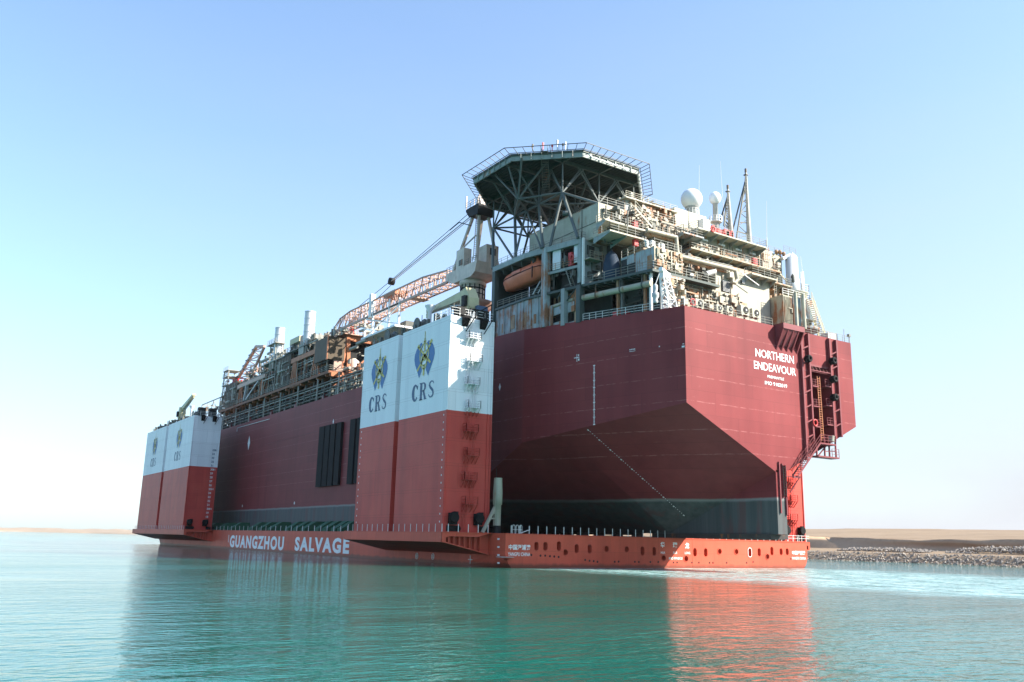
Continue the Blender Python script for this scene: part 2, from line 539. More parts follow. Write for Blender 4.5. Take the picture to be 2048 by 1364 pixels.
# ------------------------------------------------------------------ water
def water_material():
    m, t, p = nodes('canal_water')
    tc = N(t, 'ShaderNodeTexCoord')
    def co(sx, sy, rot):
        mp = N(t, 'ShaderNodeMapping'); t.links.new(tc.outputs['Object'], mp.inputs[0])
        mp.inputs['Scale'].default_value = (sx, sy, 1); mp.inputs['Rotation'].default_value = (0, 0, R(rot))
        return mp.outputs[0]
    big = noise(t, co(.55, 1.0, -28), .11, 3, .5)
    mid = noise(t, co(.5, 1.0, -20), .85, 3, .55)
    mid2 = noise(t, co(.6, 1.0, 35), 1.6, 2, .55)
    fine = noise(t, co(.6, 1.0, -35), 4.0, 3, .55)
    h = mth(t, 'ADD', mth(t, 'MULTIPLY', big, WB[0]), mth(t, 'MULTIPLY', mid, WB[1]))
    h = mth(t, 'ADD', h, mth(t, 'MULTIPLY', mid2, WB[2]))
    h = mth(t, 'ADD', h, mth(t, 'MULTIPLY', fine, WB[3]))
    sp0 = N(t, 'ShaderNodeSeparateXYZ'); t.links.new(tc.outputs['Object'], sp0.inputs[0])
    chop = mth(t, 'MULTIPLY', mth(t, 'MULTIPLY', ramp(t, sp0.outputs[1], -150, -40), ramp(t, sp0.outputs[1], -4, 0, 1, 0)), mth(t, 'MULTIPLY', ramp(t, sp0.outputs[0], -1, 10), ramp(t, sp0.outputs[0], 50, 74, 1, 0)))
    h = mth(t, 'ADD', h, mth(t, 'MULTIPLY', mth(t, 'MULTIPLY', noise(t, co(1, .8, 10), 1.5, 4, .6), chop), .30))
    gust = ramp(t, noise(t, co(.35, 1, -20), .045, 4, .6), .36, .64, .45, 1.35)
    h = mth(t, 'MULTIPLY', h, gust)
    bn = N(t, 'ShaderNodeBump'); bn.inputs['Strength'].default_value = 1.0; bn.inputs['Distance'].default_value = 1.0
    t.links.new(h, bn.inputs['Height']); t.links.new(bn.outputs[0], p.inputs['Normal'])
    # body colour with slow patches
    patch = noise(t, co(.4, 1, -25), .03, 3)
    body = mixc(t, ramp(t, patch, .35, .65), (.004, .088, .064), (.007, .125, .100))
    # propeller wash behind the transom, spreading towards starboard astern
    sp = N(t, 'ShaderNodeSeparateXYZ'); t.links.new(tc.outputs['Object'], sp.inputs[0])
    X, Y = sp.outputs[0], sp.outputs[1]
    def band(v, a, b, c, d):
        return mth(t, 'MULTIPLY', ramp(t, v, a, b), ramp(t, v, c, d, 1, 0))
    warp = mth(t, 'MULTIPLY', mth(t, 'SUBTRACT', noise(t, co(.5, 1, 0), .12, 4), .5), 9.0)
    Yw = mth(t, 'ADD', Y, warp); Xw = mth(t, 'ADD', X, warp)
    d = mth(t, 'ADD', Yw, mth(t, 'MULTIPLY', X, -.0))
    wash = mth(t, 'MULTIPLY', band(d, -150, -40, -5, .5), band(Xw, -1, 9, 52, 74))
    streak = noise(t, co(1.0, .14, 3), 1.15, 6, .68)
    turb = noise(t, co(.5, 1.0, 8), .8, 5, .6)
    foam = mth(t, 'MULTIPLY', mth(t, 'MULTIPLY', ramp(t, streak, .45, .57), ramp(t, noise(t, co(1, .45, 6), 2.4, 5, .7), .34, .54)), wash)
    hullfoam = mth(t, 'MULTIPLY', band(Y, -2.6, -.9, -.05, .1), band(X, 3, 12, 58, 62))
    foam = mth(t, 'ADD', mth(t, 'MULTIPLY', foam, .8), mth(t, 'MULTIPLY', hullfoam, ramp(t, turb, .35, .55)), True)
    body = mixc(t, mth(t, 'MULTIPLY', wash, ramp(t, turb, .3, .6, .35, .9)), body, (.05, .27, .245))
    c = mixc(t, mth(t, 'MULTIPLY', foam, .85), body, (.70, .78, .78))
    t.links.new(c, p.inputs['Base Color'])
    t.links.new(ramp(t, foam, 0, 1, .045, .7), p.inputs['Roughness'])
    p.inputs['IOR'].default_value = 1.333
    return m
WB = (.13, .125, .095, .045)
m_water = water_material()
mb = MB()
G = [-20000, -6000, -2000, -700, -300, -150, -75, 0, 75, 150, 300, 700, 2000, 6000, 20000]
mb.add([(x, y, 0) for y in G for x in G], [(j * 15 + i, j * 15 + i + 1, (j + 1) * 15 + i + 1, (j + 1) * 15 + i) for j in range(14) for i in range(14)])
tag(mb.build('water', m_water), kind='structure')

# ------------------------------------------------------------------ banks of the canal
def sand_material(name, a, b, dark):
    m, t, p = nodes(name)
    co = coords(t)
    n = noise(t, co, .05, 5); n2 = noise(t, co, .5, 6, .7)
    c = mixc(t, ramp(t, n, .35, .65), a, b)
    c = mixc(t, ramp(t, n2, .5, .7, 0, .6), c, dark)
    t.links.new(c, p.inputs['Base Color'])
    p.inputs['Roughness'].default_value = .95
    p.inputs['Specular IOR Level'].default_value = .1
    return m
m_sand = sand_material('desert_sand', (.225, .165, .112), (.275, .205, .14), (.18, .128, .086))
m_far = sand_material('haze_paled_sand', (.30, .235, .175), (.34, .27, .205), (.25, .19, .14))  # paler copy of the sand, distance haze put into its colour
m_cliff = sand_material('cut_sand_face', (.34, .235, .155), (.42, .30, .20), (.27, .19, .125))
m_rock = paint('grey_rip_rap_stone', (.33, .29, .25), .9, .4, dark=.2)

BX = 157.0
def bank_line(y, k=0.0):
    return BX + 5 * mn.noise(V((y * .008, k, 3.1))) + 3 * mn.noise(V((y * .03, k + 5, 1.7)))

def strip(name, prof, mat, y0, y1, ny, jit=0.0, seed=0):
    """prof: (dx, z) of the slope; swept along the canal"""
    secs = []
    for j in range(ny + 1):
        y = y0 + (y1 - y0) * (j / ny)
        sec = []
        for i, (dx, z) in enumerate(prof):
            n1 = mn.noise(V((y * .02, i * 3.7 + seed, .5))); n2 = mn.noise(V((y * .11, i * 5.3 + seed, 2.5)))
            sec.append(V((BX + 5 * mn.noise(V((y * .008, 0, 3.1))) + dx + jit * n1 * 3, y, z + (jit * (n1 + .5 * n2) if z > .3 else 0))))
        secs.append(sec)
    m = MB().loft(secs, smooth=True)
    return m.build(name, mat)

tag(strip('embankment', [(-2, -1), (0, -.2), (2, .8), (4.5, 2.2), (6, 2.5), (9, 2.7), (15, 3.1), (20, 3.3)], m_sand, -260, 900, 240, .25), kind='structure')
tag(strip('sand_cliff', [(19, 3.0), (20.5, 4.4), (21.5, 5.6), (22.3, 6.5), (23.5, 6.8)], m_cliff, -260, 900, 300, 1.0, 4), kind='structure')
tag(strip('desert', [(22.8, 6.0), (40, 7.0), (80, 8.6), (130, 11.0), (180, 13.0), (240, 14.2), (420, 16), (900, 18)], m_sand, -400, 1200, 260, .8, 9), kind='structure')

# stones of the revetment: far beyond counting, one mass of real stones
mb = MB()
rs = random.Random(5)
for k in range(12000):
    y = -90 + 420 * (rs.random() ** 1.3)
    u = rs.random()
    dx = -.8 + 6.2 * u
    zb = -.3 + .52 * max(0, dx) if dx < 4.6 else 2.1 + .1 * (dx - 4.6)
    x = BX + 5 * mn.noise(V((y * .008, 0, 3.1))) + dx
    r = .12 + .30 * rs.random() ** 2.5
    vs = []
    for q in ((1, 0, 0), (-1, 0, 0), (0, 1, 0), (0, -1, 0), (0, 0, 1), (0, 0, -1)):
        s_ = r * (.6 + .8 * rs.random())
        vs.append(V((x, y, zb + .1)) + V(q) * s_ + V((rs.uniform(-.15, .15), rs.uniform(-.15, .15), rs.uniform(-.1, .1))))
    mb.add(vs, [(0, 2, 4), (2, 1, 4), (1, 3, 4), (3, 0, 4), (2, 0, 5), (1, 2, 5), (3, 1, 5), (0, 3, 5)])
# two heaps of dumped stone on the bench
for hx, hy, hl, hh in ((15, 24, 17, 1.9), (14, -8, 9, 1.9), (13.5, 60, 14, .8)):
    for k in range(900):
        a = rs.uniform(-1, 1); b = rs.uniform(-1, 1)
        top = max(0, 1 - (a * a * .9 + b * b)) ** .5 * hh
        y = hy + a * hl; x = BX + 5 * mn.noise(V((y * .008, 0, 3.1))) + hx + b * 4.5
        r = .2 + .3 * rs.random() ** 2
        z = 2.9 + top * rs.random() ** .4
        vs = [V((x, y, z)) + V(q) * r * (.6 + .8 * rs.random()) for q in ((1, 0, 0), (-1, 0, 0), (0, 1, 0), (0, -1, 0), (0, 0, 1), (0, 0, -1))]
        mb.add(vs, [(0, 2, 4), (2, 1, 4), (1, 3, 4), (3, 0, 4), (2, 0, 5), (1, 2, 5), (3, 1, 5), (0, 3, 5)])
tag(mb.build('rip_rap_stones', m_rock), kind='stuff')

# low desert shore far ahead on the left
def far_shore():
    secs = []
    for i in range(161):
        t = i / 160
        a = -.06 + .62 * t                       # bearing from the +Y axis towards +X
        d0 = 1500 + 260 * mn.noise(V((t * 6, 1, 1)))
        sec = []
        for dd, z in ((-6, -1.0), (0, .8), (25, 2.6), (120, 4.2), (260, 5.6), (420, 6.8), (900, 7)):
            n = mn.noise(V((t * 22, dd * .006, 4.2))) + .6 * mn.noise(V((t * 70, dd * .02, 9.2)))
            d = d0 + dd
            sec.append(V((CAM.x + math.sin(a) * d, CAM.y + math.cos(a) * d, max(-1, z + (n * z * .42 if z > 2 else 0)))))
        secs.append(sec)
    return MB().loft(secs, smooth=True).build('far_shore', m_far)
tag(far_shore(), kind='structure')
# ------------------------------------------------------------------ semi-submersible heavy lift ship
D, BM, YB = 4.30, 59.4, 199.0           # deck height, beam, length
XO, XI = -6.3, .61                      # outer and inner face of the port casings
ZTOP, ZRED = 33.28, 20.2
MAT['casing'] = red_white('red_and_white_casing_paint', ZRED)
ship = empty('heavy_lift_ship', (BM / 2, 0, 0), 'red semi-submersible heavy lift ship with red and white corner towers, low in the water', 'ship')

def hole_outline(x, z, wx, hz, n=8):
    """rounded slot outline in the transom plane"""
    r = wx / 2; pts = []
    for s, c in ((1, z + hz / 2 - r), (-1, z - hz / 2 + r)):
        for i in range(n + 1):
            a = math.pi * i / n
            pts.append((x + s * r * math.cos(a), c + s * r * math.sin(a)))
    return pts

def plate_with_holes(outline, holes, to3d):
    bm = bmesh.new()
    ed = []
    for loop in [outline] + holes:
        vs = [bm.verts.new(to3d(*q)) for q in loop]
        ed += [bm.edges.new((vs[i], vs[(i + 1) % len(vs)])) for i in range(len(vs))]
    bmesh.ops.triangle_fill(bm, use_beauty=True, use_dissolve=False, edges=ed)
    bm.verts.index_update()
    vs = [v.co.copy() for v in bm.verts]; fs = [tuple(v.index for v in f.verts) for f in bm.faces]
    bm.free()
    return vs, fs

slots = []
for X_, Y_, h_ in ((330, 212, 52), (383, 213, 52), (462, 212, 57), (566, 226, 54), (642, 228, 54), (951, 240, 54), (1019, 242, 52), (1258, 247, 50), (1321, 248, 50), (1578, 248, 50), (1634, 247, 48), (1708, 240, 50), (1762, 244, 40), (1798, 244, 40)):
    p = ZT(X_, Y_, 'y', 0); a = ZT(X_, Y_ - h_ / 2, 'y', 0); b = ZT(X_, Y_ + h_ / 2, 'y', 0)
    slots.append((p.x, (a.z + b.z) / 2, .72, a.z - b.z))
rounds = []
for X_, Y_ in ((500, 248), (740, 228), (858, 230), (1075, 281), (1206, 284), (1402, 242), (1500, 243), (1682, 272)):
    p = ZT(X_, Y_, 'y', 0); rounds.append((p.x, p.z, .78, .80))

sect0 = [(0, D), (0, 1.6), (.22, 1.09), (.54, .48), (.94, .05), (1.6, -.7), (3.2, -2)]
def section(y):
    k = max(0, 1 - y / 9)
    bow = max(0, (y - 176) / 23)
    ins = 2.2 * bow ** 2
    L = [((x * k if z < D else 0) + ins * max(0, (D - z) / 6) + ins * .35, z) for x, z in sect0]
    return L + [(BM - x, z) for x, z in reversed(L)]
transom = section(0)
mb = MB()
vs, fs = plate_with_holes(transom, [hole_outline(*s) for s in slots + rounds], lambda x, z: V((x, 0, z)))
mb.add(vs, fs)
ys = [0, 2, 4, 6, 9, 40, 100, 150, 176, 184, 190, 195, 199]
secs = [[V((x, y, z)) for x, z in section(y)] for y in ys]
mb.loft(secs)
mb.quad(*[V((x, YB, z)) for x, z in section(YB)])
dk = [V((secs[j][i].x, ys[j], D)) for i, js in ((0, range(len(ys))), (-1, range(len(ys) - 1, -1, -1))) for j in js]
hull = mb.build('hull', MAT['hrl'], ship)
recalc(hull)
MB().quad(*dk).build('deck', MAT['deck_dark'], ship)

def slot(name, s, depth, lined, wall):
    out = hole_outline(*s)
    m = MB()
    m.loft([[V((x, 0.0, z)) for x, z in out], [V((x, depth, z)) for x, z in out]], closed=True)
    m.quad(*[V((x, depth - .01, z)) for x, z in out])
    o = m.build(name, wall, hull)
    if lined:
        big = hole_outline(s[0], s[1], s[2] + lined * 2, s[3] + lined * 2)
        r = MB()
        r.loft([[V((x, -.06, z)) for x, z in out], [V((x, -.06, z)) for x, z in big], [V((x, .0, z)) for x, z in big]], closed=True)
        r.build('rim', MAT['white'] if lined < .095 and s[2] < .75 else MAT['hrl'], o)
    return o
for i, s in enumerate(slots):
    slot('mooring_port', s, .9, .09 if i == 9 else 0, MAT['hrl'])
for s in rounds:
    slot('hawse_pipe', s, .8, .10, MAT['hrl'])
# drain holes
for X_, Y_ in ((300, 263), (354, 267), (381, 267), (409, 270), (434, 272), (460, 275), (615, 292), (641, 297), (665, 299), (687, 303), (788, 303), (811, 302), (906, 303), (929, 304), (997, 304), (1043, 304), (1132, 307), (1153, 307), (1240, 308), (1281, 308), (1343, 309), (1363, 309), (1443, 309), (1560, 309), (1598, 304), (1818, 286)):
    p = ZT(X_, Y_, 'y', 0)
    m = MB(); m.tube((p.x, -.02, p.z), (p.x, .05, p.z), .15, 10)
    m.build('drain_hole', MAT['dark'], hull)
# a rub strip and a welded seam in the transom
m = MB(); m.box(25.2, 25.28, -.02, 0, .2, D - .05); m.box(33.2, 33.27, -.02, 0, .2, D - .05); m.box(.1, BM - .1, -.06, 0, D - .16, D - .02)
m.build('rub_strip', MAT['hrl'], hull)

def lettering(body, origin, X, U, h, w, parent, mat='lettering_white', bold=.0, space=1.0, lift=.02, name='lettering'):
    return text_mb(body, origin, X, U, h, w, bold, space, lift).build(name, MAT[mat], parent)

def on_transom(body, x0, y0, x1, y1, hpx, bold=.01):
    a = ZT(x0, y0, 'y', 0); b = ZT(x1, y1, 'y', 0); t = ZT(x0, y0 - hpx, 'y', 0)
    lettering(body, (a.x, 0, a.z), (1, 0, 0), (0, 0, 1), t.z - a.z, b.x - a.x, hull, bold=bold)
on_transom('中国洋浦港', 167, 233, 295, 236, 32, .022)
on_transom('YANGPU CHINA', 163, 269, 293, 271, 22, .015)
on_transom('华', 1056, 220, 1080, 220, 34, .03)
on_transom('瑞', 1128, 222, 1154, 222, 34, .03)
on_transom('龙', 1200, 225, 1224, 225, 34, .03)
on_transom('HUA', 1058, 256, 1083, 256, 14, .012)
on_transom('RUI', 1130, 257, 1152, 257, 14, .012)
on_transom('LONG', 1198, 258, 1230, 258, 14, .012)
on_transom('IMO 9918121', 1105, 290, 1184, 291, 15, .02)
on_transom('中国洋浦港', 1826, 262, 1903, 264, 24, .022)
on_transom('YANGPU CHINA', 1824, 290, 1907, 292, 16, .015)

# GUANGZHOU SALVAGE along the port side: reading direction runs aft (-Y) on the port side
def side_text(body, u0, v0, u1, v1, vt, bold=.03, space=1.0, x=0):
    a = A(u0, v0, 'x', x); b = A(u1, v1, 'x', x); t = A(u0, vt, 'x', x)
    return lettering(body, (x, a.y, a.z), (0, -1, 0), (0, 0, 1), t.z - a.z, a.y - b.y, hull, bold=bold, space=space, lift=.03)
side_text('GUANGZHOU', 459, 1094.5, 567, 1098, 1070, .045, 1.22)
side_text('SALVAGE', 589, 1101.5, 698, 1106, 1073.5, .045, 1.22)
m = MB(); p = A(457, 1082, 'x', 0); m.box(-.04, 0, p.y - .12, p.y + .12, 1.5, 3.2); m.build('marking', MAT['lettering_white'], hull)
# tug and thruster marks on the side
def ring_mark(u, v, cross):
    c = A(u, v, 'x', 0); m = MB()
    for i in range(16):
        a0, a1 = math.tau * i / 16, math.tau * (i + 1) / 16
        if not cross: m.bar((-.03, c.y + .38 * math.cos(a0), c.z + .42 * math.sin(a0)), (-.03, c.y + .38 * math.cos(a1), c.z + .42 * math.sin(a1)), .09)
    for q in ((1, 1), (1, -1)) if not cross else ((1, 0), (0, 1)):
        k = .28 if not cross else .55
        m.bar((-.03, c.y - q[0] * k, c.z - q[1] * k), (-.03, c.y + q[0] * k, c.z + q[1] * k), .09)
    m.build('marking', MAT['lettering_white'], hull)
ring_mark(834, 1112, 0); ring_mark(866, 1113, 0); ring_mark(941, 1119, 1)
for v_ in (1078, 1094, 1110, 1126):
    c = A(997, v_, 'x', 0); m = MB(); m.box(-.03, 0, c.y - .25, c.y + .25, c.z - .10, c.z + .10); m.build('draught_mark', MAT['lettering_white'], hull)

# sponsons that carry the casings outside the hull side
def sponson(y0, y1, side, tip=.3):
    """y0 aft end, y1 forward end; side -1 port, +1 starboard"""
    S = (lambda x: x) if side < 0 else (lambda x: BM - x)
    xo = -6.75
    m = MB()
    P = lambda x, y, z: V((S(x), y, z))
    zo, zi = 3.02, 1.5
    # deck, fascia, sloping bottom, forward end
    m.quad(P(xo, y0, D + .004), P(xo, y1, D + .004), P(0, y1 + 1.5, D + .004), P(0, y0 - 1.5, D + .004))
    m.quad(P(xo, y0, D), P(xo, y0, zo), P(xo, y1, zo), P(xo, y1, D))
    m.quad(P(xo, y0 + .5, zo), P(0, y0 - .6, zi), P(0, y1 - 1, zi), P(xo, y1, zo))
    m.quad(P(xo, y1, D), P(xo, y1, zo), P(0, y1 - 1, zi), P(0, y1 + 1.5, D))
    # aft end: deep flange above and along the edge, recessed ribbed web
    yw = y0 + .75
    m.quad(P(xo, yw, D), P(0, yw - 1.2, D), P(0, yw - 1.2, zi), P(xo, yw, zo))
    m.prism([P(xo, y0, D), P(xo, y0, zo), P(xo + .55, y0 - .08, zo - .10), P(xo + .55, y0 - .08, D - .72), P(xo + 1.0, y0 - .15, D - .55), P(-1.9, y0 - 1.1, D - .55), P(-1.2, y0 - 1.2, D - .3), P(0, y0 - 1.5, D)], V((0, .12, 0)))
    m.prism([P(xo + .4, y0, zo - .06), P(xo + .4, y0, zo + .08), P(-.2, y0 - 1.15, zi + .12), P(-.2, y0 - 1.15, zi - .02)], V((0, .75, 0)))
    o = m.build('sponson', MAT['hrl'], ship)
    for k in range(7):
        x = xo + 1.0 + .72 * k
        zb = zo - (x - xo) / 6.75 * (zo - zi) + .05
        f = (x - xo) / 6.75
        r = MB(); r.box(S(x) - .05, S(x) + .05, y0 - 1.1 * f + .1, y0 + .8 - 1.1 * f, zb, D - .5)
        r.build('rib', MAT['hrl'], o)
    return o
SP = [(4.6, 35.8, -1), (134.5, 196.5, -1), (4.6, 35.8, 1), (134.5, 196.5, 1)]
for s in SP: sponson(*s)

# ------------------------------------------------------------------ casings (towers)
def thick_glyph(ch):
    """bold condensed letters with thick and thin strokes: lists of outlines in a 1 x 1.5 box"""
    def arc(cx, cy, rx, ry, a0, a1, n=14): return [(cx + rx * math.cos(R(a0 + (a1 - a0) * i / n)), cy + ry * math.sin(R(a0 + (a1 - a0) * i / n))) for i in range(n + 1)]
    if ch == 'C':
        o = arc(.5, .75, .5, .75, 38, 322); i = arc(.58, .75, .20, .58, 322, 38)
        return [('strip', o, i[::-1]), ('poly', [(.80, 1.02), (.93, 1.02), (.93, 1.38), (.84, 1.30)])]
    if ch == 'R':
        return [('poly', [(.04, 0), (.36, 0), (.36, 1.5), (.04, 1.5)]), ('poly', [(-.06, 0), (.46, 0), (.46, .09), (-.06, .09)]), ('poly', [(-.06, 1.41), (.1, 1.41), (.1, 1.5), (-.06, 1.5)]),
                ('strip', [(.36, 1.5)] + arc(.5, 1.11, .44, .39, 90, -90) + [(.36, .72)], [(.36, 1.40)] + arc(.48, 1.11, .18, .29, 90, -90) + [(.36, .82)]),
                ('poly', [(.42, .80), (.68, .80), (.98, .09), (.70, .09)]), ('poly', [(.66, 0), (1.06, 0), (1.06, .09), (.66, .09)])]
    c = [(.86, 1.18, .07), (.74, 1.36, .10), (.5, 1.43, .11), (.26, 1.32, .17), (.2, 1.12, .20), (.33, .92, .22), (.55, .76, .24), (.74, .58, .22), (.79, .36, .20), (.70, .17, .16), (.48, .08, .11), (.24, .14, .10), (.10, .36, .07)]
    L, Rr = [], []
    for k, (x, y, wv) in enumerate(c):
        a = c[max(0, k - 1)]; b = c[min(len(c) - 1, k + 1)]
        dx, dy = b[0] - a[0], b[1] - a[1]; l = math.hypot(dx, dy)
        L.append((x - dy / l * wv / 2, y + dx / l * wv / 2)); Rr.append((x + dy / l * wv / 2, y - dx / l * wv / 2))
    return [('strip', L, Rr)]

def casing_art(tower, y0, y1, side, zc=None):
    """emblem with the three letters on the outer face; reading runs aft on port, forward on starboard"""
    xf = XO if side < 0 else BM - XO
    lift = -.03 if side < 0 else .03
    ym = (y0 + y1) / 2
    rd = -1 if side < 0 else 1
    def P(a, b, k=1.0): return V((xf + lift * k, ym + rd * a, b))
    wl = min(1.0, (y1 - y0) / 13.0)
    m = MB()
    for k, ch in enumerate('CRS'):
        ox = (-2.55 + 1.85 * k) * 1.30 * wl; sx = 1.92 * wl; sz = 1.66
        for kind, *g in thick_glyph(ch):
            if kind == 'poly': m.quad(*[P(ox + a * sx, 22.35 + b * sz) for a, b in g[0]])
            else: m.loft([[P(ox + a * sx, 22.35 + b * sz) for a, b in g[0]], [P(ox + a * sx, 22.35 + b * sz) for a, b in g[1]]])
    m.build('lettering', MAT['navy'], tower)
    # emblem: two blue leaves and a golden anchor with crossed tools
    k = 1.25 * wl
    def E(a, b, l=1.0): return P(a * k, 28.35 + b * .93, l)
    leaf = MB()
    for sg in (-1, 1):
        outer = [(.35, 2.15), (.85, 2.6), (1.4, 2.35), (1.95, 1.7), (2.35, .9), (2.42, .2), (2.2, -.6), (1.8, -1.45), (1.4, -2.15), (1.1, -2.9)]
        inner = [(.35, 2.1), (.65, 1.6), (.85, 1.0), (.92, .4), (.92, -.1), (.86, -.55), (.7, -1.0), (.5, -1.45), (.5, -1.9), (1.0, -2.8)]
        a = [E(sg * x, z) for x, z in outer]; b = [E(sg * x, z) for x, z in inner]
        leaf.loft([a, b])
        leaf.quad(E(sg * .15, .2), E(sg * .75, .25), E(sg * .82, 1.3), E(sg * .3, 1.2))
    em = leaf.build('emblem', MAT['emblem_blue'], tower)
    g = MB()
    def line(a, b, wv):
        d = V((b[0] - a[0], b[1] - a[1])); n = V((-d.y, d.x)).normalized() * wv / 2
        g.quad(E(a[0] + n.x, a[1] + n.y, 2), E(b[0] + n.x, b[1] + n.y, 2), E(b[0] - n.x, b[1] - n.y, 2), E(a[0] - n.x, a[1] - n.y, 2))
    line((0, -2.7), (0, -1), .32); line((0, 1), (0, 3.1), .26); line((0, 2.9), (0, 4.2), .13)
    line((-1.55, -1.75), (1.45, 2.0), .34); line((1.55, -1.0), (-1.5, 2.0), .34)
    line((-.3, 2.6), (.3, 2.6), .2); line((1.2, 2.0), (1.7, 2.5), .5); line((-1.2, 1.9), (-1.65, 2.25), .5)
    for cx, cy, rx, ry, wv in ((0, .6, 1.05, 1.75, .16), (0, -.75, .62, .95, .18), (0, .1, .55, .35, .3)):
        pts = [(cx + rx * math.cos(math.tau * i / 20), cy + ry * math.sin(math.tau * i / 20)) for i in range(21)]
        for a, b in zip(pts, pts[1:]): line(a, b, wv)
    g.build('anchor', MAT['gold'], em)

def casing(y0, y1, side, gw, near):
    """y0 aft face, y1 forward face"""
    S = (lambda x: x) if side < 0 else (lambda x: BM - x)
    f = lambda a, b: (min(S(a), S(b)), max(S(a), S(b)))
    m = MB()
    zb = D + .006
    # body set back in the middle: aft and forward pillars with a groove between
    g0, g1 = gw
    pts = [(XO, y0), (XO, g0), (XO + .9, g0 + .05), (XO + .9, g1 - .05), (XO, g1), (XO, y1), (XI, y1), (XI, y0)]
    m.prism([V((S(x), y, zb)) for x, y in pts], (0, 0, ZTOP - zb))
    nm = m.build('casing', MAT['casing'], ship)
    recalc(nm)
    # corner rounds and edge bars
    e = MB()
    for x, y in ((XO, y0), (XI, y0)): e.tube((S(x), y, zb), (S(x), y, ZTOP - .02), .16, 8)
    e.bar((S(XI - .55), y0 - .04, zb), (S(XI - .55), y0 - .04, ZTOP - .05), .16)
    e.build('edge_bar', MAT['casing'], nm)
    casing_art(nm, y0, g0, side); casing_art(nm, g1, y1, side)
    return nm

def fairlead(nm, S, x, y, z, sc=1.0):
    m = MB()
    m.box(S(x) - .55 * sc, S(x) + .55 * sc, y - .55, y, z - .75 * sc, z + .75 * sc)
    m.lathe((S(x), y - .60, z + .18), [(.62 * sc, -.25), (.74 * sc, -.1), (.74 * sc, .1), (.62 * sc, .25)], 16, (0, 1, 0))
    m.box(S(x) + .2 * sc, S(x) + .78 * sc, y - .4, y, z + .35 * sc, z + .95 * sc)
    m.build('fairlead', MAT['black'], nm)

def fittings(nm, y0, y1, side, zig=True, big=True):
    S = (lambda x: x) if side < 0 else (lambda x: BM - x)
    xc = -2.85
    # climbing ladders with hooped cages and resting platforms up the aft face
    if zig:
        for k, z in enumerate([7.9 + 3.2 * i for i in range(8)]):
            sx = xc + (.0 if k % 2 else .25)
            o = MB()
            o.box(S(sx) - .95, S(sx) + .95, y0 - .95, y0 - .02, z, z + .07)
            for d in (-.9, -.3, .3, .9): o.bar((S(sx) + d, y0 - .9, z), (S(sx) + d, y0 - .03, z - 1.0), .11)
            o.rail([(S(sx) - .95, y0, z), (S(sx) - .95, y0 - .92, z), (S(sx) + .95, y0 - .92, z), (S(sx) + .95, y0, z)], 1.05, .65, .075)
            o.build('platform', MAT['casing'], nm)
        for k in range(9):
            z = 4.4 + (3.5 if k == 0 else 0) + 3.2 * max(0, k - 1) + (0 if k == 0 else 3.5)
            z0, z1 = (4.4, 7.9) if k == 0 else (7.9 + 3.2 * (k - 1), 7.9 + 3.2 * k + 1.0)
            z1 = min(z1, ZTOP + .8)
            xx = S(xc + (.55 if k % 2 else -.35))
            o = MB(); o.ladder((xx, y0 - .28, z0), (xx, y0 - .28, z1), (1, 0, 0), .5, .33)
            for q in range(int((z1 - z0 - 2.2) / .8) + 1):
                zz = z0 + 2.2 + .8 * q
                if zz > z1 - .1: break
                pts = [(xx + .36 * math.cos(math.pi * j / 6), y0 - .28 - .62 * math.sin(math.pi * j / 6), zz) for j in range(7)]
                for a, b in zip(pts, pts[1:]): o.bar(a, b, .05)
            for j in (1, 3, 5): o.bar((xx + .36 * math.cos(math.pi * j / 6), y0 - .28 - .62 * math.sin(math.pi * j / 6), z0 + 2.2), (xx + .36 * math.cos(math.pi * j / 6), y0 - .28 - .62 * math.sin(math.pi * j / 6), z1), .04)
            o.build('ladder', MAT['casing'], nm)
    fairlead(nm, S, -5.0, y0, 6.0); fairlead(nm, S, -1.15, y0, 6.0)
    # dark slots at the foot
    for x in (-4.9, .15):
        o = MB(); o.box(S(x) - .9, S(x) + .9, y0 - .12, y0 + .02, 4.42, 5.15); o.lathe((S(x) + .9, y0 - .06, 4.78), [(.36, -.06), (.36, .06)], 14, (0, 1, 0)); o.build('roller_slot', MAT['black'], nm)
    # top fittings that hang over the aft edge
    for x in (-4.1, -1.2):
        o = MB()
        o.prism([V((S(x) - .45, y0 - .02, ZTOP - 1.35)), V((S(x) - .45, y0 - .8, ZTOP - .45)), V((S(x) - .45, y0 - .8, ZTOP + .1)), V((S(x) - .45, y0 - .02, ZTOP + .1))], (.9, 0, 0))
        o.bar((S(x) + .9, y0 - 1.2, ZTOP - .1), (S(x) + .2, y0 - .1, ZTOP - 2.0), .1)
        o.bar((S(x) - 1.6, y0 - .9, ZTOP - .25), (S(x) + .6, y0 - .9, ZTOP - .25), .12)
        o.build('roller_fairlead', MAT['black'], nm)
    # rails round the top
    o = MB()
    o.rail([(S(XI - .05), y1 - .1, ZTOP), (S(XI - .05), y0 + .1, ZTOP), (S(XO + .1), y0 + .1, ZTOP)], 1.15, 1.3, .06)
    o.rail([(S(XO + .1), y0 + .1, ZTOP), (S(XO + .1), y0 + 4.5, ZTOP)], 1.15, 1.3, .06)
    o.build('railing', MAT['rail_white'], nm)

def draught_numbers(nm, y, xr, z0, z1, side_face=False):
    """metre marks; z is height above water, the marks count from the keel 10.41 m below it"""
    for mk in range(z0, z1 + 1):
        z = mk - 10.41
        body = f'{mk}M' if mk % 5 == 0 else str(mk)
        col = 'lettering_white' if z < ZRED else 'navy'
        lettering(body, (xr - (.95 if mk % 5 == 0 else .95), y - .03, z - .26), (1, 0, 0), (0, 0, 1), .52, None, nm, col, .02, name='draught_mark')

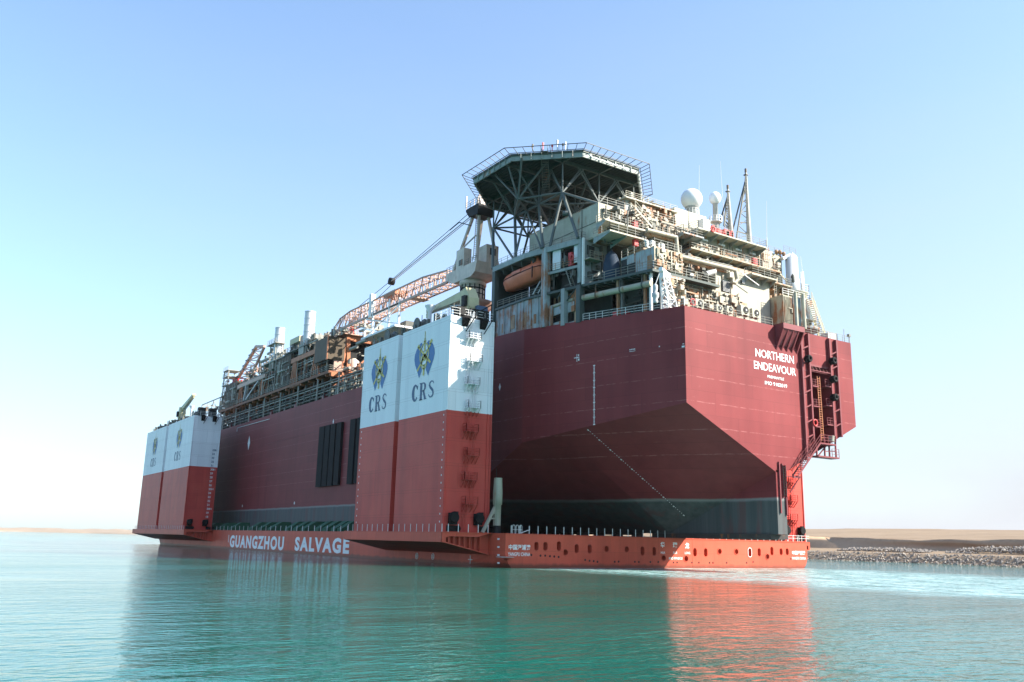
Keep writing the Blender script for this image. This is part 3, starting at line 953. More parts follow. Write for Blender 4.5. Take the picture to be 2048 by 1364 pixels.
T2 = casing(5.27, 33.2, -1, (19.55, 20.95), True)
fittings(T2, 5.27, 33.2, -1)
T1 = casing(137.62, 192.7, -1, (165.2, 167.9), False)
fittings(T1, 137.62, 192.7, -1, zig=False)
draught_numbers(T1, 137.62, .0, 17, 35)
T3 = casing(5.27, 33.2, 1, (19.55, 20.95), True)
fittings(T3, 5.27, 33.2, 1)
T4 = casing(137.62, 192.7, 1, (165.2, 167.9), False)
# small metre marks up the outer edges of the near casing
for ye, z0 in ((6.15, 5.6), (32.4, 5.6)):
    m = MB()
    for k in range(24):
        z = z0 + k
        if z > 27: break
        m.box(XO - .03, XO, ye - .07, ye + .07, z - .11, z + .11)
    tagm = m.build('draught_mark', MAT['lettering_white'], T2)

# deck edge stanchions, one object each
st = MB().bar((0, 0, 0), (0, 0, 1.02), .068).build('stanchion', MAT['rail_white'])
st.parent = ship
sp = [V((1.0 + 1.42 * i, .25, D)) for i in range(41)]
sp += [V((-6.55, 5 + 1.75 * i, D)) for i in range(18)]
sp += [V((-6.2 + 1.35 * i, 4.0 - .25 * i, D)) for i in range(5)]
sp += [V((.2, 38 + 3.1 * i, D)) for i in range(31)]
sp = sp[:96]
for i, q in enumerate(sp):
    o = st if i == 0 else st.copy()
    if i: COL.objects.link(o); o.parent = ship
    o.location = q - wloc(ship)
rest = MB()
for i in range(17): rest.bar((.2, 36.5 + 3.1 * i + 1.55, D), (.2, 36.5 + 3.1 * i + 1.55, D + 1.0), .08)
for i in range(30): rest.bar((-6.55, 136 + 2.0 * i, D), (-6.55, 136 + 2.0 * i, D + 1.0), .09)
for i in range(5): rest.bar((BM + .6 + 1.3 * i, 4.2 + .1 * i, D), (BM + .6 + 1.3 * i, 4.2 + .1 * i, D + 1.05), .075)
rest.bar((BM, 4.0, D + 1.0), (BM + 6.6, 4.6, D + 1.0), .05); rest.bar((BM, 4.0, D + .55), (BM + 6.6, 4.6, D + .55), .05)
rr = rest.build('stanchion_row', MAT['rail_white'], ship)
rr['kind'] = 'stuff'

# pale tubular post with brace by the port quarter
def guide_post(name, x, y):
    post = MB()
    post.lathe((x, y, D), [(.50, 0), (.50, 1.0)], 18)
    o = post.build(name, MAT['dark'], ship)
    b = MB(); b.lathe((x, y, D + 1.0), [(.48, 0), (.50, 2.7), (.62, 2.75), (.64, 4.3), (.55, 6.2), (.56, 6.25), (.56, 6.3)], 18); b.build('column', MAT['cream_clean'], o)
    b = MB(); b.bar((x - 2.5, y - .4, D + .05), (x - .4, y, D + 3.4), .34); b.bar((x - 1.3, y - .2, D + 1.9), (x, y, D + 1.9), .2); b.bar((x - .9, y - .2, D + 2.6), (x, y, D + 2.6), .16); b.build('brace', MAT['cream_clean'], o)
    b = MB(); b.bar((x - .3, y, D + 6.2), (x - .3, y, D + 8.7), .06); b.build('whip_antenna', MAT['dark'], o)
    b = MB(); b.ladder((x - .62, y - .25, D + 1), (x - .62, y - .25, D + 6.2), (0, 1, 0), .4, .4, .05); b.build('ladder', MAT['cream_clean'], o)
pp = A(989, 1058, 'z', D)
guide_post('guide_post', 1.55, 4.5)
# small hooped rails on the quarter deck
m = MB()
for k in range(3):
    x = 1.9 + .55 * k
    pts = [(x - .2 + .2 * (1 - math.cos(math.pi * j / 6)), 1.0, D + .85 + .25 * math.sin(math.pi * j / 6)) for j in range(7)]
    for a, b in zip(pts, pts[1:]): m.bar(a, b, .05)
    m.bar((x - .2, 1.0, D), (x - .2, 1.0, D + .85), .05); m.bar((x + .2, 1.0, D), (x + .2, 1.0, D + .85), .05)
m.bar((1.7, 1.0, D + .5), (3.2, 1.0, D + .5), .05); m.bar((2.9, .8, D + .1), (4.4, .9, D + .55), .08)
m.build('railing', MAT['rail_white'], ship)
m = MB(); p = ZT(1175, 160, 'y', .2); m.box(p.x - .35, p.x + .35, .05, .6, D, D + .45); m.build('bollard_box', MAT['hrl'], ship)
# ------------------------------------------------------------------ production vessel carried on deck: hull
YS = -19.65                       # stern plane
XC = BM / 2                       # centre line
fpso = empty('production_vessel', (XC, 0, FPSO_Z), 'crimson vessel with raked stern and rusty accommodation block, carried on the heavy lift ship', 'vessel')
def side_x(y):
    """half-breadth outline of the port side"""
    if y < 7: return 13.0 + (7.05 - 13.0) * (y - YS) / (7 - YS)
    return 7.05
def top_z(y):
    if y < 7: return 32.54 + 1.0 * (y - YS) / (7 - YS)
    if y < 16: return 33.54 + .35 * (y - 7) / 9
    if y < 24: return 33.89 - 1.35 * (y - 16) / 8
    return 32.54
ZK = 4.95
def low_z(y):
    z = 20.3 - (y - YS) * .124
    if y > 7: z = 17.0 - (y - 7) * .46
    return max(ZK, z)
def skeg_z(y):
    return max(ZK, 12.85 - (y - YS) * .405)
SKX = 28.85
yy = [YS, -16, -12, -8, -4, 0, 3.5, 7, 10, 13, 16, 20, 24, 28, 33.2, 40, 60, 90, 120, 150, 180, 205, 222, 232]
def hull_sec(y, s):
    """outline from deck edge down the side, across the raked bottom to the skeg"""
    bow = max(0, (y - 190) / 42)
    inx = bow ** 2 * 19
    x0 = side_x(y) + inx
    zl = low_z(y)
    zs = skeg_z(y)
    xs = SKX
    pts = [(x0, top_z(y)), (x0, (top_z(y) + zl) / 2), (x0, zl)]
    for k in range(1, 7):
        t = k / 6
        pts.append((x0 + (xs - x0) * t, zl + (zs - zl) * t))
    return [V((x if s < 0 else BM - x, y, z)) for x, z in pts]
mb = MB()
for s in (-1, 1):
    mb.loft([hull_sec(y, s) for y in yy])
# transom: plate with the tall ladder recess cut out
NX0, NX1, NZ0, NZ1 = 36.72, 40.95, 17.25, 27.95
def tz(x):                        # lower edge of the transom
    d = abs(x - XC)
    half = XC - 13.0
    sk = XC - SKX
    return 12.85 + (20.3 - 12.85) * (d - sk) / (half - sk)
out = [(13.0, 32.54), (13.0, 20.3), (SKX, 12.85), (BM - SKX, 12.85), (NX0, tz(NX0)), (NX0, NZ1), (NX1, NZ1), (NX1, tz(NX1)), (BM - 13.0, 20.3), (BM - 13.0, 32.54)]
bm_v, bm_f = plate_with_holes(out, [], lambda x, z: V((x, YS, z)))
mb.add(bm_v, bm_f)
# deck
mb.quad(*[V((side_x(y) + max(0, (y - 190) / 42) ** 2 * 19, y, min(32.4, top_z(y)))) for y in yy], *[V((BM - side_x(y) - max(0, (y - 190) / 42) ** 2 * 19, y, min(32.4, top_z(y)))) for y in reversed(yy)])
fh = mb.build('hull', MAT['fpso'], fpso)
recalc(fh)
# recess walls
m = MB()
for x in (NX0, NX1): m.quad((x, YS, tz(x)), (x, YS + 3.2, tz(x) - 1.2), (x, YS + 3.2, NZ1), (x, YS, NZ1))
m.quad((NX0, YS, NZ1), (NX1, YS, NZ1), (NX1, YS + 3.2, NZ1), (NX0, YS + 3.2, NZ1))
m.quad((NX0, YS + 3.2, NZ1), (NX1, YS + 3.2, NZ1), (NX1, YS + 3.2, 16.5), (NX0, YS + 3.2, 15))
for z in (24.6, 21.6, 18.8): m.box(NX0 + .02, NX1 - .02, YS + 2.8, YS + 3.15, z, z + .22)
m.build('ladder_recess', MAT['fpso_dark'], fh)
# skeg
m = MB()
sky_ = [YS, -16, -12, -8, -4, 0, 3]
w_ = lambda y: .9 + (y - YS) * .004
m.loft([[V((XC - w_(y), y, skeg_z(y) + .3)), V((XC - w_(y), y, ZK))] for y in sky_])
m.loft([[V((XC + w_(y), y, skeg_z(y) + .3)), V((XC + w_(y), y, ZK))] for y in sky_])
m.quad((XC - .9, YS, 13.1), (XC + .9, YS, 13.1), (XC + .9, YS, ZK), (XC - .9, YS, ZK))
m.quad(*[V((XC + s * w_(y), y, ZK)) for s, r in ((-1, sky_), (1, sky_[::-1])) for y in r])
recalc(m.build('skeg', MAT['fpso'], fh))

def on_stern(body, x0, y0, x1, y1, hpx, bold):
    a = ZS(x0, y0, 'y', YS); b = ZS(x1, y1, 'y', YS); t = ZS(x0, y0 - hpx, 'y', YS)
    lettering(body, (a.x, YS, (a.z + b.z) / 2), (1, 0, 0), (0, 0, 1), t.z - a.z, b.x - a.x, fh, bold=bold, lift=.03)
on_stern('NORTHERN', 117, 428, 408, 484, 62, .006)
on_stern('ENDEAVOUR', 106, 521, 424, 576, 60, .006)
on_stern('FREMANTLE', 208, 590, 332, 609, 20, .01)
on_stern('IMO 9182019', 188, 639, 356, 668, 27, .01)

# twin fender rails beside the recess
for xa, xb, zb in ((34.87, 36.44, (14.75, 17.4)), (41.05, 42.6, (17.75, 18.5))):
    zt = 32.4
    r = MB()
    for x, z in ((xa, zb[0]), (xb, zb[1])): r.box(x - .15, x + .15, YS - .42, YS + .01, z, zt)
    o = r.build('fender_rail', MAT['fpso_dark'], fh)
    for k in range(7):
        z = 30.6 - 2.05 * k
        if z < zb[1] + .2: break
        c = MB(); c.bar((xa + .15, YS - .3, z - .55), (xb - .15, YS - .3, z), .16); c.build('rung', MAT['fpso_dark'], o)
m = MB(); m.box(34.9, 43.0, YS - .05, YS, 27.12, 27.22)
m.build('belt_strip', MAT['fpso_dark'], fh)
m = MB(); m.box(NX0, NX1, YS - .02, YS + .4, 27.95, 28.2); m.bar((NX0, YS - .3, 27.3), (NX1, YS - .3, 27.3), .12)
for k in range(5): m.bar((NX0 + .6 + .75 * k, YS - .3, 27.3), (NX0 + .6 + .75 * k, YS + .1, 28.1), .06)
m.build('recess_lintel', MAT['fpso_dark'], fh)
# platforms, ladder and railings in the recess
for xa, xb, z in ((36.8, 38.1, 25.0), (39.6, 40.9, 25.3), (36.8, 38.1, 22.2), (39.6, 40.9, 22.6), (36.8, 38.1, 19.4), (39.6, 40.9, 19.9)):
    m = MB(); m.box(xa, xb, YS - .35, YS + 1.6, z, z + .16)
    m.rail([(xa, YS - .3, z), (xb, YS - .3, z)], 1.05, .65, .05)
    m.build('landing', MAT['fpso_dark'], fh)
m = MB(); m.ladder((38.55, YS - .15, 17.4), (38.35, YS - .15, 26.6), (1, 0, 0), .55, .32, .08); m.build('ladder', MAT['rustorange'], fh)
# lower platform and gangway
m = MB(); m.box(36.6, 39.9, YS - 1.3, YS + .6, 17.0, 17.2); m.rail([(36.6, YS - 1.25, 17.2), (39.9, YS - 1.25, 17.2), (39.9, YS + .5, 17.2)], 1.1, .8, .06)
m.build('platform', MAT['fpso_dark'], fh)
m = MB(); m.box(36.5, 41.0, YS - .9, YS + .5, 15.3, 15.5)
for x in (36.7, 38.4, 39.4, 40.8): m.bar((x, YS - .5, 15.4), (x, YS - .5, 18.3 if x > 38.5 else 17.0), .18)
m.bar((37.0, YS - .5, 15.5), (38.8, YS - .5, 17.0), .14); m.bar((38.5, YS - .5, 16.2), (40.8, YS - .5, 16.4), .12)
m.rail([(39.5, YS - .85, 15.5), (41.0, YS - .85, 15.5)], 1.1, .8, .06)
m.build('platform', MAT['fpso_dark'], fh)
m = MB(); m.stair((36.3, YS - 1.0, 17.1), (31.9, YS - .6, 12.5), (0, 1, 0), .95); m.bar((31.2, YS - .8, 12.3), (32.6, YS - .8, 12.3), .22); m.bar((30.4, YS - .2, 12.4), (32.4, YS - 1.0, 12.4), .12)
m.bar((32.6, YS - .6, 12.2), (31.4, YS - .1, 10.4), .12)
m.build('gangway', MAT['fpso_dark'], fh)
for x, z0, z1 in ((29.35, 7.6, 14.2), (29.95, 9.6, 14.0), (30.5, 7.4, 13.8)):
    m = MB(); m.box(x - .09, x + .09, YS - .22, YS, z0, z1); m.build('skeg_guide', MAT['fpso_dark'] , fh)
m = MB(); m.ladder((30.2, YS - .25, 9.7), (30.2, YS - .25, 13.8), (1, 0, 0), .5, .3, .06); m.build('ladder', MAT['dark'], fh)
# bundle of coiled hose on the low platform
m = MB()
for k in range(5): m.lathe((39.3 + .02 * k, YS - .9, 17.55 + .16 * k), [(.42, 0), (.5, .07), (.42, .14)], 14)
tag(m.build('hose_coil', MAT['module_pale'], None, (39.3, YS - .9, 17.2)), 'pale coiled hose heaped on the lower platform of the stern recess', 'hose')
# tyre fenders on the rails
ty = None
FT = [((515, 445), 0), ((702, 462), 0), ((708, 600), 0), ((713, 738), 0)]
lab = ['black rubber roller fender on the left pair of stern rails', 'topmost black roller fender of three on the right stern rails', 'middle black roller fender of three on the right stern rails', 'lowest black roller fender of three on the right stern rails']
for i, ((x_, y_), _) in enumerate(FT):
    p = ZS(x_, y_, 'y', YS - .75)
    if i == 0:
        m = MB(); m.lathe((0, 0, 0), [(.20, -.02), (.20, -.42), (.42, -.46), (.52, -.3), (.52, .25), (.42, .40)][::-1], 18, (0, 1, 0))
        ty = m.build('roller_fender', MAT['black'])
        o = ty
    else:
        o = ty.copy(); COL.objects.link(o)
    o.location = p
    tag(o, lab[i], 'fender', 'roller fenders on the stern rails')
# fairlead box under the bulwark
m = MB()
x0, x1 = 29.9, 34.3
YO = YS - 1.45
m.box(x0, x1, YO, YS + .3, 32.0, 32.75)
o = m.build('mooring_box', MAT['fpso_dark'], fh)
for k in range(5):
    x = x0 + .1 + (x1 - x0 - .2) * k / 4
    b = MB(); b.prism([V((x - .1, YS, 32)), V((x - .1, YO + .05, 32)), V((x - .1, YS, 29.2))], (.2, 0, 0)); b.build('bracket', MAT['fpso_dark'], o)
b = MB(); b.prism([V((x0 + .02, YS, 32)), V((x0 + .02, YO + .1, 32)), V((x0 + .02, YS - .1, 29.9))], (x1 - x0 - 1.0, 0, 0)); b.build('web', MAT['fpso_dark'], o)
# draught ticks down the port quarter and along the rake
m = MB()
def taper_pt(u, v):
    n = V((26.65, 5.95, 0)); k = n.dot(V((13, YS, 0)))
    d = Fv + Rv * ((u - 1024) / FPX) - Uv * ((v - 682) / FPX)
    return CAM + d * ((k - n.dot(CAM)) / n.dot(d))
for k in range(41):
    p = taper_pt(1188.5, 731 + 118 * k / 40)
    q = .17 if k % 5 == 0 else .085
    nn = V((-26.65, -5.95, 0)).normalized() * .03; tt = V((-5.95, 26.65, 0)).normalized()
    m.quad(p + nn - tt * q + V((0, 0, .07)), p + nn + tt * q + V((0, 0, .07)), p + nn + tt * q - V((0, 0, .07)), p + nn - tt * q - V((0, 0, .07)))
m.build('draught_mark', MAT['lettering_white'], fh)
m = MB()
def rake_pt(y, t):
    x0 = side_x(y); return V((x0 + (SKX - x0) * t, y, low_z(y) + (skeg_z(y) - low_z(y)) * t))
yq = -4.3
ticks = []
for k in range(46):
    t = .02 + .90 * k / 45
    y = yq - 0.0 * t
    p = rake_pt(y, t); p2 = rake_pt(y, t + (.012 if k % 5 == 0 else .006))
    e = V((0, .10 if k % 5 else .18, 0))
    q1 = rake_pt(y + e.y, t); q2 = rake_pt(y + e.y, t + (.012 if k % 5 == 0 else .006))
    dn = V((-.02, -.02, -.04))
    m.quad(p + dn, p2 + dn, q2 + dn, q1 + dn)
m.build('draught_mark', MAT['lettering_white'], fh)
# small painted marks on the quarter
def quarter_mark(u, v, s, parts):
    m = MB(); c = taper_pt(u, v); nn = V((-26.65, -5.95, 0)).normalized() * .03; tt = V((5.95, -26.65, 0)).normalized()
    for a0, a1, b0, b1 in parts: m.quad(*[c + nn + tt * a * s + V((0, 0, b * s)) for a, b in ((a0, b0), (a1, b0), (a1, b1), (a0, b1))])
    m.build('marking', MAT['lettering_white'], fh)
quarter_mark(1155, 715, .12, [(-5, 3, -.5, .3), (-1, -.3, -5, 4), (1, 3, -4, -1.5), (1.2, 2.4, 1.2, 3.5)])
quarter_mark(1265, 700, .12, [(-4, 4, -1.6, -1.2), (-3.8, -2.4, 0, 1.3), (-1.6, -.4, 0, 1.3), (.4, 1.6, 0, 1.3), (2.4, 3.6, 0, 1.3)])
quarter_mark(1319, 693, .10, [(-.8, .8, -.8, .8)])
quarter_mark(1367, 690, .12, [(-2, 1.5, -2.5, -.7), (-1, 1, .8, 1.6)])
def side_mark(u, v, h, w_=.35):
    c = A(u, v, 'x', 7.05); m = MB(); x = 7.05 - .04
    m.quad((x, c.y - w_, c.z), (x, c.y, c.z + h), (x, c.y + w_, c.z), (x, c.y, c.z - h)); m.build('marking', MAT['lettering_white'], fh)
side_mark(498, 886, 1.9, 1.0); side_mark(1000, 774, .6, .3); side_mark(667, 843, .6, .3); side_mark(589, 1006, .4, .4); side_mark(485, 1012, .4, .4)

# dark vertical strakes on the port side
for u0, u1, vt0, vb0 in ((640, 650, 857, 975), (652, 661, 853.5, 973.5), (663, 672, 851, 972), (675, 684, 848, 970.5), (702, 712, 841, 968), (716, 722, 837, 966)):
    a = A(u0, vt0, 'x', 6.6); b = A(u1, vt0, 'x', 6.6); c = A(u0 - 3, vb0, 'x', 6.6)
    m = MB(); m.box(6.45, 7.04, min(a.y, b.y), max(a.y, b.y), 13.5, 26.2)
    m.build('fender_strake', MAT['black'], fh)
m = MB(); a = A(475, 856, 'x', 7.0); b = A(540, 838, 'x', 7.0)
m.bar((6.95, a.y, a.z), (6.95, b.y, b.z), .12); m.bar((6.95, a.y, a.z), (6.95, a.y, a.z - 1.0), .1); m.build('hose_line', MAT['rail_white'], fh)
# repair plate outline on the side
m = MB()
p0 = A(530, 889, 'x', 7.03); p1 = A(636, 862, 'x', 7.03)
m.bar((7.03, p0.y, p0.z), (7.03, p1.y, p1.z), .07); m.build('seam', MAT['fpso_dark'], fh)

# green cribbing under the port bilge
gb = None
for i, (u, v) in enumerate(((595, 1044), (612, 1043), (628, 1043), (656, 1042), (672, 1041), (690, 1040), (703, 1039), (560, 1047), (480, 1047), (455, 1048), (520, 1047), (540, 1047), (430, 1049))):
    p = A(u, v, 'x', 5.0)
    if gb is None:
        m = MB(); m.prism([V((-2.4, -1.4, 0)), V((-2.4, -1.4, .55)), V((0, -1.4, 2.0)), V((2.1, -1.4, 2.0)), V((2.1, -1.4, 0))], (0, 2.2, 0))
        gb = m.build('cribbing_block', MAT['green_block']); o = gb
    else:
        o = gb.copy(); COL.objects.link(o)
    o.location = (5.0, p.y, D + .01)
    tag(o, 'green wedge shaped cribbing block under the port bilge of the crimson hull', 'support block', 'green support blocks under the hull')
# keel blocks
m = MB()
for i in range(42):
    for x in (SKX + .85, 16.0, 43.4):
        yk = (-1 if x > 20 and x < 40 else 34) + i * 4.6
        if yk > 200: continue
        m.box(x - .7, x + .7, yk - .5, yk + .5, D + .01, ZK - .01)
o = m.build('keel_blocking', MAT['deck_dark'])
tag(o, 'dark timber keel blocking in rows beneath the carried crimson hull', 'blocking', kind='stuff')
m = MB(); m.box(XC - 1.2, XC + 2.2, YS + 1, 3, D + .01, ZK - .02); 
o = m.build('skeg_cradle', MAT['deck_dark']); tag(o, 'dark steel cradle under the skeg of the carried hull at the stern edge', 'cradle')
# ------------------------------------------------------------------ production vessel: accommodation and stern structure
ZU = 45.2          # upper deck
ZM = 38.4          # mid deck
rg = random.Random(21)
sx = side_x
def ps(y, z, off=0.0): return V((sx(y) + off, y, z))

def clutter(parent, name, face, a0, a1, z0, z1, pos, n, mat, seed, dmax=.7):
    """small boxes, vertical and level pipe runs fixed to a wall; face 'y' looks aft, 'x' looks to port"""
    r = random.Random(seed); m = MB()
    for k in range(n):
        t = r.random(); a = r.uniform(a0, a1); z = r.uniform(z0, z1); d = r.uniform(.12, dmax)
        def bx(a, b, c, e, d):
            if face == 'y': m.box(a, b, pos - d, pos - .003, c, e)
            else: m.box(pos - d, pos - .003, a, b, c, e)
        if t < .4:
            wv, hv = r.uniform(.2, .8), r.uniform(.25, 1.0); bx(a, min(a1, a + wv), z, min(z1, z + hv), d)
        elif t < .68:
            l = r.uniform(1, 5); q = r.uniform(.03, .09); bx(a, min(a1, a + l), z, z + q * 2, .10 + q * 2)
        else:
            l = r.uniform(1, 4); q = r.uniform(.03, .09); bx(a, a + q * 2, z, min(z1, z + l), .08 + q * 2)
    o = m.build(name, MAT[mat], parent); o['kind'] = 'stuff'
    return o

# ---------------- side house over the port quarter
house = MB()
house.loft([[ps(y, top_z(y) - .1, .25), ps(y, 38.5, .25)] for y in (3.3, 7, 12, 15.9)])
house.loft([[ps(y, top_z(y) - .1, .5), ps(y, 38.5, .5)] for y in (3.3, 7, 12, 15.9)])
sh = house.build('side_house', MAT['rusty'], fpso)
def hpart(name, m, mat, par=None): return m.build(name, MAT[mat], par or sh)
# plate stiffeners and drip marks
for y in (4.6, 5.9, 7.6, 9.3, 11, 12.7, 14.2):
    m = MB(); a = ps(y, 34.2, .12); m.box(a.x - .02, a.x + .2, y - .06, y + .06, 34.0, 38.3); hpart('stiffener', m, 'rusty')
for y0, y1, z0, z1 in ((5.0, 5.5, 34.2, 35.6), (7.0, 7.9, 34.3, 36.2), (9.9, 11.0, 34.3, 36.4), (12.8, 13.4, 34.2, 35.6)):
    m = MB(); a = sx((y0 + y1) / 2) + .18; m.box(a, a + .2, y0, y1, z0, z1); hpart('scupper_door', m, 'pipe_rust')
# columns
def column(y, z0, z1, w, mat, off=.25):
    m = MB(); a = sx(y) + off; m.box(a - w / 2, a + w / 2, y - w / 2, y + w / 2, z0, z1); hpart('column', m, mat)
column(3.3, 33.3, ZU, .95, 'rusty'); column(-3.0, 33.0, ZM, .85, 'grey_green'); column(-2.2, 33.0, ZM, .5, 'pipe_rust', .5)
column(-.2, 33.0, ZM, .75, 'grey_wall'); column(-3.1, ZM + .3, ZU, .7, 'grey_wall'); column(15.6, 33.3, ZU + .2, .8, 'grey_green')
column(2.2, 33.2, 36.3, .4, 'rusty')
# lower bay panels
for y0, y1, z0, z1, mat in ((.3, 2.9, 34.9, 36.0, 'rusty'), (-2.0, -.6, 34.9, 36.3, 'rusty'), (.3, 2.9, 33.2, 33.8, 'rusty'), (-2.8, -.5, 33.0, 33.5, 'rusty')):
    m = MB(); a = sx(y0) + .15; m.box(a, a + .12, y0, y1, z0, z1); hpart('bulwark_plate', m, mat)
for y0, y1 in ((.4, 2.8), (-2.6, -.6)):
    m = MB(); a = sx(y0) + .7; m.box(a, a + .2, y0, y1, 33.5, 34.8); hpart('opening_shade', m, 'dark')  # dark slabs painted for the shade inside the lower openings
m = MB(); m.pipe([ps(2.9, 36.2, .7), ps(-2.6, 36.9, .7)], .28, 10); hpart('pipe', m, 'pipe')
m = MB(); m.bar(ps(-.6, 36.6, .3), ps(-2.2, 38.1, .3), .12); m.bar(ps(.3, 38.2, .3), ps(1.2, 37.2, .3), .12); hpart('brace', m, 'grey_green')
# inner dark walls of the bays
m = MB(); m.box(14.0, 14.2, -4.5, 15.9, 32.5, ZU - .2); hpart('inner_wall', m, 'grey_green')
m = MB(); m.box(8.2, 14, 16.0, 16.2, ZM, ZU - .2); hpart('bay_end_wall', m, 'grey_green')
for z in (40.2, 42.3):
    m = MB(); m.bar((8.0, 15.8, z), (14, 15.8, z), .18); hpart('stringer', m, 'grey_green')
# mid deck, aft part hangs out over the open mooring deck
m = MB()
pts = [ps(15.9, ZM), ps(7, ZM), ps(-3, ZM), V((12.05, -15.0, ZM)), V((24.5, -15.0, ZM)), V((24.5, -13.7, ZM)), V((18, -13.7, ZM)), V((18, 15.9, ZM))]
m.prism(pts, (0, 0, -.35))
mid = hpart('mid_deck', m, 'grey_green')
m = MB(); m.rail([ps(-3.4, ZM, .1), V((12.1, -14.9, ZM)), V((24.4, -14.9, ZM))], 1.1, 1.9, .06); hpart('railing', m, 'rail', mid)
m = MB()
for k in range(9):
    y = -14 + 1.35 * k; m.bar((sx(y) + .1, y, ZM - .45), (18, y, ZM - .45), .18, .3)
hpart('deck_beam', m, 'grey_green', mid)
# upper deck with its edge beam
m = MB()
pts = [ps(15.9, ZU), ps(7, ZU), V((sx(-3.4), -3.4, ZU)), V((14, -3.4, ZU)), V((14, 15.9, ZU))]
m.prism(pts, (0, 0, -.3))
ud = hpart('upper_deck', m, 'grey_wall')
m = MB(); m.bar(ps(15.9, ZU - .35, .0), ps(7, ZU - .35, .0), .35, .8); m.bar(ps(7, ZU - .35, 0), ps(-3.4, ZU - .35, 0), .35, .8); hpart('edge_beam', m, 'grey_wall', ud)
m = MB(); m.rail([ps(15.8, ZU, .2), ps(7, ZU, .2), ps(-3.2, ZU, .2), V((10.5, -3.3, ZU))], 1.1, 1.7, .055); hpart('railing', m, 'rail', ud)
m = MB(); m.box(11.5, 13.8, 3.8, 15.5, 38.45, 38.5); hpart('bay_floor', m, 'deck_dark')
# curved bracket under the upper deck edge over the boat bay
for y in (6, 8.5, 11, 13.5):
    m = MB(); m.prism([ps(y, ZU - .7, .2), ps(y, ZU - .7, 3.2), ps(y, ZU - 1.1, 3.2), ps(y, ZU - 1.6, .4)], (0, .12, 0)); hpart('deck_bracket', m, 'grey_green', ud)
# bay rail leaning out under the boat
m = MB(); m.rail([ps(14.6, 38.5, .05), ps(3.9, 38.5, .05)], 1.0, 1.5, .07); hpart('railing', m, 'rail')
for y in (4.6, 5.6):
    m = MB(); m.bar(ps(y, 38.6, .1), ps(y - .9, 40.6, .6), .14); hpart('davit_strut', m, 'steelgrey')
# upper bay beside the boat: light blue door panels, dark openings, stair
for y0, y1, z0, z1, mat in ((.55, 2.0, 41.6, 44.5, 'stack'), (-2.95, -1.9, 41.9, 44.6, 'stack'), (-2.9, 2.9, 41.1, 41.5, 'grey_wall')):
    m = MB(); a = sx((y0 + y1) / 2) + .2; m.prism([ps(y1, z0, .2), ps(y0, z0, .2), ps(y0, z1, .2), ps(y1, z1, .2)], (.18, .05, 0)); hpart('door_panel' if z1 > 42 else 'sill', m, mat)
m = MB(); m.box(10.0, 10.2, -2.9, 2.9, 41.5, 44.6); hpart('dark_opening', m, 'void')
m = MB(); m.box(9.0, 9.7, -1.6, -.9, 41.6, 43.6); hpart('red_locker', m, 'red')
m = MB(); m.box(10.6, 10.8, -2.6, 2.7, 38.5, 41.2); hpart('dark_opening', m, 'void')
m = MB(); m.ladder(ps(-1.6, 38.5, .4), ps(-.5, 41.4, .4), (1, .2, 0), .9, .4, .1); hpart('ladder', m, 'rail')
m = MB(); m.rail([ps(2.8, 41.5, .1), ps(-2.9, 41.5, .1)], 1.0, 1.4, .05); hpart('railing', m, 'pipe_rust')
clutter(sh, 'cable_tray', 'x', -2.8, 3, 34, 37.8, 9.6, 18, 'pipe_rust', 4, .5)
clutter(sh, 'fitting', 'x', -2.8, 3.4, 38.8, 44.5, 9.1, 22, 'module', 5, .5)

# ---------------- mooring deck below the mid deck: big pipe, cross braces, winch shapes, rail
mo = MB(); mo.pipe([V((9.75, -3.2, 36.55)), V((12.3, -14.4, 36.55))], .42, 12)
bp_ = mo.build('exhaust_pipe', MAT['pipe'], fpso)
for y in (-5.5, -9.5, -13):
    m = MB(); x = 9.75 + (y + 3.2) / (-11.4) * 2.6; m.bar((x, y, 36.9), (x, y, 38.1), .12); m.lathe((x, y - .1, 36.55), [(.48, 0), (.48, .2)], 12, (2.6, -11.4, 0)); m.build('pipe_hanger', MAT['module'], bp_)
m = MB(); m.box(15.0, 15.2, -15.0, -4.5, 32.6, 38.0); 
mw = m.build('deckhouse_wall', MAT['grey_green'], fpso)
clutter(mw, 'fitting', 'x', -14.8, -4.8, 33.0, 37.4, 15.0, 26, 'module', 6, .9)
for z, o_ in ((35.4, .9), (34.6, 1.4), (33.9, .8)):
    m = MB(); m.tube((15 - o_, -5, z), (15 - o_, -14.6, z), .13, 8); m.build('pipe', MAT['module'], mw)
m = MB(); m.box(12.2, 14.0, -8.4, -6.8, 32.7, 34.2); m.build('red_cabinet', MAT['red'], mw)
for y, mat in ((-8.9, 'pipe_rust'), (-9.6, 'module'), (-14.1, 'white'), (-13.2, 'pipe_rust')):
    m = MB(); a = sx(y) + .8; m.box(a - .17, a + .17, y - .17, y + .17, 32.6, 38.1); m.build('pillar', MAT[mat], fpso)
m = MB(); m.rail([V((sx(y) + .15, y, top_z(y) - .05)) for y in (-3.6, -8, -12, -16, -19.5)], 1.05, 1.25, .06)
m.build('bulwark_railing', MAT['rail_white'], fh)
m = MB(); m.rail([(13.2, YS + .15, 32.5), (29.6, YS + .15, 32.5)], 1.05, 1.5, .05); m.rail([(34.9, YS + .15, 32.5), (46.2, YS + .15, 32.5)], 1.05, 1.4, .05)
m.build('stern_railing', MAT['rail'], fh)

